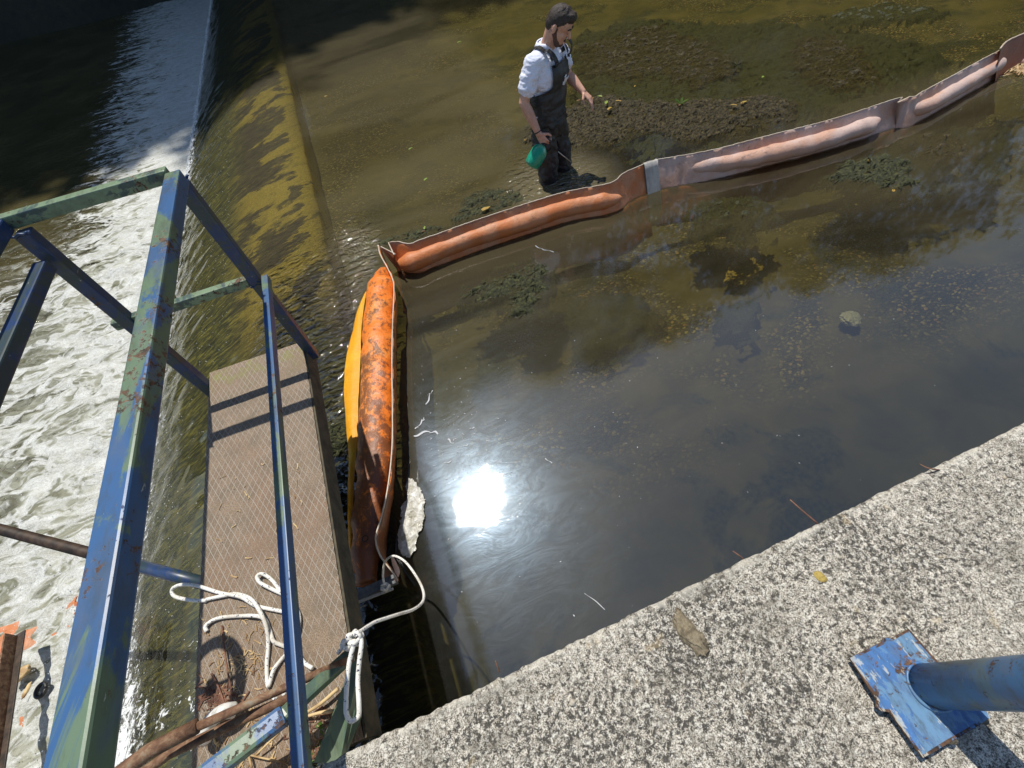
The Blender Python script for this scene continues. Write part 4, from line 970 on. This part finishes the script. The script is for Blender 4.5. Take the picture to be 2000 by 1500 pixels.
sprout(1440,128,0.0,0.10,8,'dull green sprout on the dark mat at upper right','weed_green')
tag(straw_bits('dead_reeds', 40, lambda i: (*at(random.gauss(1985,12), random.gauss(136,5), 0.0).xy, 0.02, random.gauss(0.3,.3)), 'straw', 0.004, (0.1,0.3)), 'pale dead reeds drifting at the right end of the boom', None, None, 'stuff')
# scum and flecks on the pool
def scum(pix, z, label, seed, name='floating_scum'):
    P = [tuple(at(u, v, z).xy) for u, v in pix]; x0, x1 = min(p[0] for p in P), max(p[0] for p in P); y0, y1 = min(p[1] for p in P), max(p[1] for p in P)
    o = grid(name, rng(x0-.02, x1+.02, 0.006), rng(y0-.02, y1+.02, 0.006), lambda x, y: z+0.006*fbm(x*12, y*12, seed)+0.004*min(1, max(0, inpoly_d(P, x, y)/.02)), 'scum', keep=lambda x, y: inpoly_d(P, x, y)+0.010*fbm(x*14, y*14, seed) > 0)
    return tag(o, label, 'scum')
scum([(800,935),(815,945),(822,962),(830,975),(828,1010),(824,1035),(812,1050),(810,1070),(800,1088),(786,1085),(779,1070),(778,1045),(783,1010),(786,985),(795,975),(792,950)], 0.008, 'grey white scum raft floating against the near end of the boom', 1)
rw = [(808,850,840,843,5),(840,843,856,846,4),(812,838,826,820,3),(826,822,829,815,2),(832,790,842,768,3),(838,770,846,763,2),(874,858,886,866,3),(885,860,890,856,2),(1045,480,1060,487,2),(1060,487,1082,492,2),(868,905,882,900,2),(905,872,914,868,2),(918,838,926,834,2),(1142,1158,1182,1190,1.2),(1065,895,1078,905,1.5)]
V = []; Fc = []
for a in rw:
    p, q = at(a[0], a[1], 0.004), at(a[2], a[3], 0.004); d = (q-p); s = Vector((-d.y, d.x, 0)).normalized()*a[4]*0.0013; N = 8; b0 = len(V)
    for k in range(N+1):
        f = k/N; c = p.lerp(q, f)+s*1.6*math.sin(f*6+a[0]); wv = 0.35+abs(math.sin(f*3.1+a[1]*.1)); V += [c-s*wv, c+s*wv]
    for k in range(N): Fc.append((b0+2*k, b0+2*k+1, b0+2*k+3, b0+2*k+2))
random.seed(5)
for k in range(330):
    if k % 3: p = at(random.gauss(900,60), random.gauss(900,90), 0.004)
    elif k % 2: p = at(random.uniform(800,1250), random.uniform(620,1250), 0.004)
    else: p = at(random.uniform(1000,1900), random.uniform(420,1000), 0.004)
    if p.x < -0.38 or p.y < 0.2: continue
    L = random.uniform(.003,.012); a = random.uniform(0, 3.1); d = Vector((math.cos(a), math.sin(a), 0))*L; s = Vector((-d.y, d.x, 0))*random.uniform(.12,.5); b0 = len(V)
    d *= 0.6; s *= 0.6; V += [p-d, p+s, p+d, p-s]; Fc.append((b0, b0+1, b0+2, b0+3))
tag(pyd('scum_flecks', V, Fc, 'flecks', None, False), 'whitish scum flecks and threads drifting on the pool', None, None, 'stuff')

# ------------------------------------------------------------------ trees across the river (seen mirrored in the water, and shading it)
def leafcloud(V, Fc, c, r, n, sz, rnd):
    for k in range(n):
        d = Vector((rnd.gauss(0,1), rnd.gauss(0,1), rnd.gauss(0,1))).normalized()*(rnd.random()**0.5); p = Vector((c.x+d.x*r.x, c.y+d.y*r.y, c.z+d.z*r.z))
        a = Vector((rnd.gauss(0,1), rnd.gauss(0,1), rnd.gauss(0,.7))).normalized(); b = a.orthogonal().normalized(); s = sz*rnd.uniform(.6,1.3); b0 = len(V)
        V += [p-a*s, p+b*s*.45, p+a*s, p-b*s*.45]; Fc.append((b0, b0+1, b0+2, b0+3))
def tree(x, y, h, cr, seed, label, low=0.18, n=70, per=80, sz=0.16):
    rnd = random.Random(seed); zb = bank(x, y)
    root = thing('bank_tree', label, 'tree', 'trees on the far bank', (x, y, zb))
    V = []; Fc = []
    def limb(p0, p1, r0, r1):
        t = (p1-p0).normalized(); a = t.orthogonal().normalized(); b = t.cross(a); b0 = len(V)
        for p, r in ((p0, r0), ((p0+p1)/2+a*r0*.8, (r0+r1)/2), (p1, r1)):
            for k in range(8): an = k*math.pi/4; V.append(p+a*r*math.cos(an)+b*r*math.sin(an))
        for j in range(2):
            for k in range(8): c = b0+j*8+k; d = b0+j*8+(k+1) % 8; Fc.append((c, d, d+8, c+8))
    limb(Vector((0,0,-.3)), Vector((rnd.uniform(-.3,.3), 0, h*.55)), .32, .16); limb(Vector((0,0,h*.5)), Vector((0,0,h*.93)), .16, .04)
    blobs = []
    for k in range(n):
        f = rnd.random(); z = h*(low+(1-low)*f); rad = cr*math.sin(math.pi*min(1, max(0.03, (f*0.86+0.12))))**0.7; a = rnd.uniform(0, 6.3); q = rad*rnd.uniform(.35,1.05)
        c = Vector((q*math.cos(a), q*math.sin(a), z)); blobs.append(c)
        if k % 3 == 0: limb(Vector((0,0,max(h*.2, z-q*.6))), c, .07, .015)
    pyd('trunk', V, Fc, 'bark', root)
    LV = []; LF = []
    for c in blobs:
        s = rnd.uniform(.6,1.25)*cr*.27; leafcloud(LV, LF, c, Vector((s*1.25, s*1.25, s*.75)), per, sz, rnd)
    pyd('crown', LV, LF, 'tree_leaf', root, False)
TR = [(-22,32,31,6.5),(-14.5,31.5,32,6.5),(-8,31.2,32,6.2),(-1.8,31,33.5,6.0),(3.4,22.0,25,4.6),(7.8,22.6,29,5.0),(12.6,21.5,29,5.0),(17.5,19.6,26,4.8),(22.5,18.8,22,4.8),(27.5,17.4,23,5.2),(34,17.5,24,6.0),(1.9,31.5,30,5.6)]
for i, (x, y, h, c) in enumerate(TR):
    if 3 < i < 11: x, y, h, c = x*1.45, y*1.45, h*1.40-5, c*1.45
    tree(x, y, h, c, 40+i, 'leafy bank tree %s, its crown mirrored in the river' % ('above the far left foam','above the tail water','behind the weir end','behind the weir crest','behind the left of the pool','opposite the man','right of the man','opposite the pale boom','opposite the boom end','far upstream on the right','farthest upstream','between weir crest and pool')[i], per=130, n=150 if i < 4 else 170, sz=0.44 if i < 4 else 0.36, low=0.03)
V = []; F2 = []; rnd = random.Random(3)
for k in range(330):
    x = rnd.uniform(3.0, 45); y = rnd.uniform(17.4, 20.5); leafcloud(V, F2, Vector((x, y, bank(x, y)+rnd.uniform(0.2, 2.2))), Vector((1.5,1.1,1.2)), 60 if x > -1 else 130, 0.26 if x > -1 else 0.15, rnd)
for k in range(150):
    x = rnd.uniform(-34, 4); y = rnd.uniform(29.5, 33); leafcloud(V, F2, Vector((x, y, bank(x, y)+rnd.uniform(0.3, 4.5))), Vector((2.2,1.4,1.7)), 90, 0.42, rnd)
tag(pyd('undergrowth', V, F2, 'tree_leaf', None, False), 'dark undergrowth covering the far bank', None, None, 'stuff')


# spray thrown up where the sheet hits the tail water, and froth caught in the wading ripples
rnd = random.Random(21); V = []; F2 = []
def drop(p, r):
    b0 = len(V)
    for d in ((1,0,0), (-1,0,0), (0,1,0), (0,-1,0), (0,0,1), (0,0,-1)): V.append((p[0]+d[0]*r, p[1]+d[1]*r, p[2]+d[2]*r))
    for a, b, c_ in ((0,2,4), (2,1,4), (1,3,4), (3,0,4), (2,0,5), (1,2,5), (3,1,5), (0,3,5)): F2.append((b0+a, b0+b, b0+c_))
for k in range(5200):
    y = rnd.uniform(0.2, 14)*rnd.uniform(0.4, 1); x = -3.22-abs(rnd.gauss(0, 0.28))+rnd.uniform(0, .25)
    drop((x, y, TZ+0.03+abs(rnd.gauss(0, 0.08))), rnd.uniform(0.0015, 0.006))
for k in range(2600):
    y = rnd.uniform(0.2, 9); x = -3.3-rnd.random()**1.5*4.0; drop((x, y, TZ+0.05+abs(rnd.gauss(0, 0.03))), rnd.uniform(0.002, 0.006))
for k in range(1500):
    y = rnd.uniform(0.2, 9.5); x = -3.15+rnd.random()**2*1.3; drop((x, y, waz(x, y)+0.008), rnd.uniform(0.0015, 0.0045))
tag(pyd('water_spray', V, F2, 'spray', None, False), 'white droplets of spray along the foot of the weir', None, None, 'stuff')
# ------------------------------------------------------------------ the man
PH = R_(-52); PF = at(1080,338,0.0)
PB = Vector((PF.x-0.02, PF.y+0.0, -0.43))
man = thing('person', 'man in white polo shirt and black chest waders standing in the river looking down', 'person', None, PB)
man.rotation_euler = (0, 0, PH); SCL = 1.06; man.scale = (SCL*1.04, SCL*1.07, SCL)
def seg(bm, a, b, ra, rb, n=14):
    a, b = Vector(a), Vector(b); d = b-a; L = d.length
    q = d.to_track_quat('Z', 'Y').to_matrix().to_4x4()
    bmesh.ops.create_cone(bm, cap_ends=True, segments=n, radius1=ra, radius2=rb, depth=L, matrix=Matrix.Translation((a+b)/2) @ q)
    for p, r in ((a, ra), (b, rb)): bmesh.ops.create_uvsphere(bm, u_segments=n, v_segments=10, radius=r, matrix=Matrix.Translation(p))
def blend(name, build, vox, m, parent, smooth=6, fac=0.5):
    bm = bmesh.new(); build(bm); me = bpy.data.meshes.new(name); bm.to_mesh(me); bm.free()
    o = bpy.data.objects.new(name, me); COL.objects.link(o)
    r = o.modifiers.new('r', 'REMESH'); r.mode = 'VOXEL'; r.voxel_size = vox
    s = o.modifiers.new('s', 'SMOOTH'); s.iterations = smooth; s.factor = fac
    dg = bpy.context.evaluated_depsgraph_get(); me2 = bpy.data.meshes.new_from_object(o.evaluated_get(dg))
    bpy.data.objects.remove(o); bpy.data.meshes.remove(me)
    return link(name, me2, m, parent)
HP = Vector((0.045, 0, 1.512)); HC = Vector((0.135, -0.005, 1.615))   # neck base, head centre
hrot = Matrix.Rotation(R_(12), 3, 'Z') @ Matrix.Rotation(R_(36), 3, 'Y')   # turned a little left, bowed forward
def H(x, y, z): return HC+hrot @ Vector((x, y, z))
RS, RE, RW = (-0.005,-0.190,1.425), (-0.055,-0.285,1.175), (0.055,-0.275,0.935)
LS, LE, LW = (0.02,0.190,1.42), (0.065,0.250,1.185), (0.235,0.195,1.085)
def torso(bm, g=0.0):
    ell(bm, (0.0,0,1.00), (0.115+g,0.160+g,0.14)); ell(bm, (0.005,0,1.14), (0.115+g,0.152+g,0.15)); ell(bm, (0.01,0,1.29), (0.128+g,0.180+g,0.15))
    ell(bm, (0.005,0,1.385), (0.108+g,0.180+g,0.095)); seg(bm, (0,-0.16,1.42), (0,0.16,1.42), 0.062+g, 0.062+g)
def hand(bm, W, fwd, palm, thumb, curl, sz=1.0, spread=0.05):
    """fwd: wrist to knuckles, palm: direction the palm faces, thumb side = thumb"""
    W = Vector(W); f = Vector(fwd).normalized(); t = Vector(thumb); t = (t-f*t.dot(f)).normalized(); p = f.cross(t) if Vector(palm).dot(f.cross(t)) > 0 else t.cross(f)
    for k in range(4): a = (k-1.5)*0.019*sz; seg(bm, W+t*a*0.6+f*0.012, W+f*(0.078-abs(k-1.2)*0.004)*sz+t*a, 0.0145*sz, 0.0115*sz, 10)
    for k in range(4):
        a = (1.5-k)*0.0195*sz; L = (0.070,0.078,0.072,0.056)[k]*sz; c = curl[k]; q = W+f*(0.080-abs(k-1)*0.004)*sz+t*a; ang = 0; d = f.copy()
        r0 = 0.0094*sz
        for j, fr in enumerate((0.45, 0.31, 0.24)):
            ang += c*(1.0, 1.15, 0.7)[j]; d = f*math.cos(ang)+p*math.sin(ang)+t*(1.5-k)*spread; e = q+d.normalized()*L*fr*1.15; seg(bm, q, e, r0, r0*0.92, 10); q = e; r0 *= 0.92
    q = W+f*0.022*sz+t*0.030*sz; e = q+(f*0.55+t*0.65+p*0.45).normalized()*0.040*sz; seg(bm, W+f*0.012+t*0.014, q, 0.013, 0.0125, 10); seg(bm, q, e, 0.0125*sz, 0.0105*sz, 10); seg(bm, e, e+(f*0.85+t*0.1+p*0.55).normalized()*0.032*sz, 0.0102*sz, 0.0085*sz, 10)
RF = (0.55,0.03,-0.80)      # right hand direction
def body(bm):
    torso(bm)
    for s, S, E_, W in ((-1, RS, RE, RW), (1, LS, LE, LW)):
        S, E_, W = Vector(S), Vector(E_), Vector(W); seg(bm, S, S.lerp(E_, .5), 0.052, 0.049); seg(bm, S.lerp(E_, .5), E_, 0.049, 0.040); seg(bm, E_, E_.lerp(W, .35), 0.041, 0.043); seg(bm, E_.lerp(W, .35), W, 0.043, 0.0265)
    seg(bm, (0.0,0,1.43), HP, 0.064, 0.058); seg(bm, HP, H(-0.035,0,-0.02), 0.058, 0.056)
    ell(bm, H(-0.012,0,0.035), (0.098,0.077,0.090), hrot); ell(bm, H(0.022,0,-0.035), (0.066,0.062,0.075), hrot); ell(bm, H(0.048,0,-0.078), (0.040,0.042,0.034), hrot)
    seg(bm, H(-0.02,0.055,-0.045), H(0.05,0.026,-0.09), 0.022, 0.02); seg(bm, H(-0.02,-0.055,-0.045), H(0.05,-0.026,-0.09), 0.022, 0.02)
    seg(bm, H(0.078,0,0.022), H(0.106,0,-0.018), 0.010, 0.0135, 10); seg(bm, H(0.078,0.038,0.03), H(0.084,0.008,0.026), 0.010, 0.009, 8); seg(bm, H(0.078,-0.038,0.03), H(0.084,-0.008,0.026), 0.010, 0.009, 8)
    for s in (-1, 1):
        ell(bm, H(-0.018,s*0.079,-0.008), (0.017,0.009,0.031), hrot @ Matrix.Rotation(R_(-12), 3, 'Y'), 14, 10); ell(bm, H(0.055,s*0.038,-0.022), (0.02,0.02,0.018), hrot, 12, 10)
    seg(bm, H(0.084,0.020,-0.060), H(0.084,-0.020,-0.060), 0.009, 0.009, 8)
    hand(bm, RW, RF, (0.1,1,0.15), (0.80,0.1,0.55), (0.75,0.8,0.85,0.9), 1.05, 0.0)
    hand(bm, LW, (0.80,-0.02,-0.60), (-0.5,-0.25,-0.75), (0.15,-0.95,0.1), (0.22,0.30,0.34,0.42), 1.05, 0.06)
bd = blend('body', body, 0.0042, 'skin', man, 4, 0.45)
def shirt(bm):
    torso(bm, 0.014); seg(bm, (-.004,-0.185,1.425), Vector(RS).lerp(Vector(RE), .50), 0.073, 0.074); seg(bm, (0.0,0.185,1.42), Vector(LS).lerp(Vector(LE), .50), 0.073, 0.072)
    seg(bm, Vector(RS).lerp(Vector(RE), .3), Vector(RS).lerp(Vector(RE), .62), 0.068, 0.071); seg(bm, Vector(LS).lerp(Vector(LE), .3), Vector(LS).lerp(Vector(LE), .60), 0.068, 0.069)
    seg(bm, (0.0,0,1.425), (0.008,0,1.462), 0.082, 0.070)
sh = blend('shirt', shirt, 0.006, 'shirt', man, 8, 0.5)
sh.data.update()
for v in sh.data.vertices:      # folds in the cloth
    c = v.co; v.co += v.normal*(0.008*fbm(c.x*6+c.z*9, c.y*7, c.z*16, 4)+0.006*math.sin(c.z*70+c.y*30+4*fbm(c.x*5, c.y*5, c.z*5))*(0.3 if c.z > 1.4 else 1.0)*0.6)
# collar: a folded band round the neck, open at the front
V = []; Fc = []; N = 40
for i in range(N+1):
    a = R_(22)+(R_(316))*i/N; ca, sa = math.cos(a), math.sin(a); op = max(0, math.cos(a))**3
    for r, z in ((0.062,1.512-0.045*op), (0.067,1.517-0.045*op), (0.075,1.506-0.048*op), (0.089+0.014*op,1.482-0.065*op), (0.085,1.479-0.065*op)):
        V.append((0.012+r*ca*1.02, r*sa*1.05, z-(1-ca)*0.0))
for i in range(N):
    for k in range(4): a = i*5+k; Fc.append((a, a+5, a+6, a+1))
co_ = pyd('collar', V, Fc, 'shirt', sh)
# waders
def wad(bm):
    ell(bm, (0.0,0,1.00), (0.142,0.186,0.13)); ell(bm, (0.0,0,0.90), (0.148,0.192,0.15)); seg(bm, (0.003,-0.055,1.08), (0.003,0.055,1.08), 0.130, 0.130)
    for s, F_ in ((-1, (-0.02,-0.11,0.02)), (1, (0.05,0.13,0.02))):
        h = (0,s*0.095,0.86); k = (0.035 if s < 0 else 0.06, s*0.115, 0.50); seg(bm, h, k, 0.112, 0.088); seg(bm, k, (F_[0], F_[1], 0.14), 0.088, 0.074); seg(bm, (F_[0], F_[1], 0.06), (F_[0]+0.17, F_[1]+s*0.02, 0.045), 0.058, 0.045)
wd = blend('waders', wad, 0.009, 'wader', man, 5, 0.5)
wd.data.update()
for v in wd.data.vertices:
    c = v.co; v.co += v.normal*(0.016*fbm(c.x*4, c.y*4, c.z*5, 4)+0.007*math.sin(c.z*34+6*fbm(c.x*4, c.y*4, c.z*3)))
# bib: front panel following the chest, higher in front than at the sides
bvh = BVHTree.FromObject(sh, bpy.context.evaluated_depsgraph_get())
def onshirt(p, off, axis=True):
    p = Vector(p); c = Vector((0.0, 0.0, p.z)); d = (p-c).normalized()
    h = bvh.ray_cast(c+d*0.6, -d)
    return (h[0]+d*off) if h[0] is not None else p
V = []; Fc = []; NZ, NA = 20, 44
for j in range(NZ+1):
    f = j/NZ; z = 1.03+(1.395-1.03)*f; half = R_(178) if f < 0.22 else R_(178)*(1-min(1, (f-0.22)/0.35))**1.3*0.75+R_(44)
    half = min(half, R_(178))
    for side in (0, 1):
        for i in range(NA+1):
            a = -half+2*half*i/NA; zz = z-(0.012*math.cos(a) if f == 1 else 0); r0 = onshirt((math.cos(a), math.sin(a), zz), 0.0).xy.length
            r = max(r0, 0.1)+0.016+(0.006 if side else 0)+0.006*fbm(a*2, z*7, 1)
            V.append((r*math.cos(a), r*math.sin(a), zz))
row = 2*(NA+1)
for j in range(NZ):
    for side in (0, 1):
        for i in range(NA):
            a = j*row+side*(NA+1)+i; q = (a, a+1, a+row+1, a+row); Fc.append(q if side else q[::-1])
for i in range(NA): a = NZ*row+i; Fc.append((a, a+1, a+NA+2, a+NA+1))
for j in range(NZ):
    for i in (0, NA): a = j*row+i; Fc.append((a, a+row, a+row+NA+1, a+NA+1))
pyd('bib', V, Fc, 'wader', wd)
def strap(pts, wdt, name='strap', m='black', par=None):
    P = catmull([Vector(p) for p in pts], 8); V = []; Fc = []
    for i, p in enumerate(P):
        t = (P[min(i+1, len(P)-1)]-P[max(i-1, 0)]).normalized(); h = bvh.find_nearest(p); nrm = h[1]; c = h[0]+nrm*0.010 if (p-h[0]).length < 0.035 else p
        s = t.cross(nrm).normalized()*wdt/2
        V += [c-s, c+s, c+s+nrm*0.005, c-s+nrm*0.005]
    for i in range(len(P)-1):
        for k in range(4): a = i*4+k; b = i*4+(k+1) % 4; Fc.append((a, b, b+4, a+4))
    return pyd(name, V, Fc, m, par, False)
strap([(0.150,-0.088,1.37),(0.145,-0.095,1.42),(0.11,-0.105,1.47),(0.04,-0.108,1.51),(-0.04,-0.095,1.49),(-0.11,-0.06,1.40),(-0.14,-0.01,1.28),(-0.145,0.03,1.15)], 0.036, par=wd)
strap([(0.150,0.088,1.37),(0.145,0.098,1.42),(0.11,0.108,1.47),(0.04,0.112,1.51),(-0.04,0.095,1.49),(-0.11,0.06,1.40),(-0.14,0.01,1.28),(-0.145,-0.03,1.15)], 0.036, par=wd)
strap([(0.150,0.100,1.38),(0.155,0.145,1.42),(0.13,0.165,1.47),(0.07,0.13,1.51)], 0.026, 'loose_strap', par=wd)
for y in (-0.098, 0.100):
    q = onshirt((0.13, y, 1.432), 0.024); o = beam('buckle', q-Vector((0,0.02,0)), q+Vector((0,0.02,0)), 0.034, 0.010, 'black', wd, up=Vector((1,0,0.4)).normalized(), bev=0.003)
# printed script letters on the bib
def pr(a, z): 
    r = onshirt((math.cos(a), math.sin(a), z), 0.0).xy.length+0.028; return Vector((r*math.cos(a), r*math.sin(a), z))
for L in (((-0.10,1.275),(-0.02,1.287),(-0.045,1.25),(-0.09,1.222),(-0.15,1.225),(-0.13,1.245)), ((0.02,1.262),(0.0,1.235),(0.04,1.235),(0.05,1.26),(0.055,1.235)), ((0.10,1.262),(0.11,1.238),(0.15,1.262),(0.13,1.215),(0.09,1.205)), ((0.17,1.25),(0.20,1.238),(0.24,1.262),(0.26,1.24))):
    tube('print', catmull([pr(a, z) for a, z in L], 5), 0.0042, 'white_print', wd, 6)
# hair, beard, eyes, lips
def hair(bm):
    ell(bm, H(-0.012,0,0.036), (0.101,0.080,0.094), hrot); ell(bm, H(0.035,0,0.094), (0.050,0.052,0.032), hrot); ell(bm, H(-0.05,0,0.0), (0.060,0.066,0.075), hrot)
hr = blend('hair', hair, 0.005, 'hair', man, 3, 0.5)
inv = hrot.inverted()
for v in hr.data.vertices:
    l = inv @ (v.co-HC)
    tt = max(0, min(1, (l.x+0.02)/0.07)); lim = (-0.055 if l.x < -0.05 else -0.004)*(1-tt)+0.070*tt+0.006*fbm(l.x*40, l.y*40, 3)
    if l.z < lim: v.co = HC+(v.co-HC)*(0.93 if l.z > lim-0.012 else 0.78)
    else: v.co += (hrot @ Vector((0.3,0,1))).normalized()*(0.010*max(0, fbm(l.x*45, l.y*45, l.z*45, 3))+0.004)*(1 if l.z > 0.07 else .3)
def beard(bm):
    seg(bm, H(-0.012,0.058,-0.030), H(0.050,0.030,-0.094), 0.023, 0.023); seg(bm, H(-0.012,-0.058,-0.030), H(0.050,-0.030,-0.094), 0.023, 0.023); ell(bm, H(0.060,0,-0.090), (0.033,0.034,0.027), hrot); seg(bm, H(0.086,0.022,-0.050), H(0.086,-0.022,-0.050), 0.0075, 0.0075, 8)
    seg(bm, H(-0.004,0.064,0.0), H(-0.01,0.060,-0.03), 0.016, 0.02); seg(bm, H(-0.004,-0.064,0.0), H(-0.01,-0.060,-0.03), 0.016, 0.02)
blend('beard', beard, 0.004, 'beard', man, 4, 0.5)
for s in (-1, 1):
    tube('eyebrow', catmull([H(0.088,s*0.012,0.036), H(0.088,s*0.032,0.042), H(0.072,s*0.056,0.034)], 4), [0.004,0.005,0.003], 'hair', man, 8)
    bm = bmesh.new(); ell(bm, H(0.077,s*0.031,0.014), (0.010,0.012,0.006), hrot, 14, 10); me = bpy.data.meshes.new('eyelid'); bm.to_mesh(me); bm.free(); link('eyelid', me, 'skin', man)
    tube('eyelashes', [H(0.086,s*0.020,0.008), H(0.087,s*0.031,0.006), H(0.080,s*0.043,0.008)], 0.0022, 'black', man, 6)
tube('mouth', catmull([H(0.088,0.018,-0.063), H(0.097,0,-0.062), H(0.088,-0.018,-0.063)], 4), [0.003,0.006,0.003], 'lips', man, 8)
# wrist band
wv = (Vector(RW)-Vector(RE)).normalized(); a_ = wv.orthogonal().normalized(); b__ = wv.cross(a_)
tube('wristband', [Vector(RW)-wv*0.018+(a_*math.cos(t)+b__*math.sin(t))*0.030 for t in [2*math.pi*i/20 for i in range(21)]], 0.0042, 'black', man, 8)
# pump sprayer held in the right hand
fwd = Vector(RF).normalized(); grip = Vector(RW)+fwd*0.085+Vector((0.0,0.020,0.0))
mm = Matrix.Translation(PB) @ Matrix.Rotation(PH, 4, 'Z') @ Matrix.Diagonal((SCL*1.04, SCL*1.07, SCL, 1))
gw = mm @ grip
spn = thing('pump_sprayer', 'green hand pump spray bottle with black head held in the man\'s lowered hand', 'spray bottle', None, gw)
axb = Vector((-0.42,-0.22,-0.86)).normalized()     # the bottle hangs down and back from its neck, in world space
def same(u, v, ref):
    r = at(u, v, 0.0)-Vector(CAM); r.normalize(); return Vector(CAM)+r*(ref-Vector(CAM)).length
axb = (same(1048,300,gw)-same(1070,262,gw)).normalized()
P = [Vector((0,0,0))+axb*t for t in (0.035,0.05,0.07,0.095,0.14,0.19,0.225,0.245,0.255)]
tube('bottle', P, [0.024,0.042,0.062,0.074,0.077,0.076,0.072,0.060,0.02], 'bottle', spn, 28)
tube('collar', [axb*0.012, axb*0.030, axb*0.044], [0.027,0.030,0.028], 'black', spn, 24)
tube('pump_head', [axb*0.020, axb*-0.01, axb*-0.035], [0.022,0.020,0.014], 'black', spn, 18)
sd_ = Vector((math.cos(PH), math.sin(PH), 0.0))
tube('trigger', [axb*-0.01, axb*-0.01+sd_*0.045, axb*0.02+sd_*0.062], [0.012,0.009,0.006], 'black', spn, 12)
tube('handle', [axb*-0.03, axb*-0.045-sd_*0.03, axb*-0.01-sd_*0.065], [0.013,0.011,0.010], 'black', spn, 12)
tip = at(1117,318,0.22)-gw
tube('nozzle', [axb*-0.005+sd_*0.03, sd_*0.06-Vector((0,0,.02)), (tip*0.45)], 0.006, 'black', spn, 10)
tube('wand', [tip*0.42, tip], 0.0045, 'steel_wand', spn, 8)
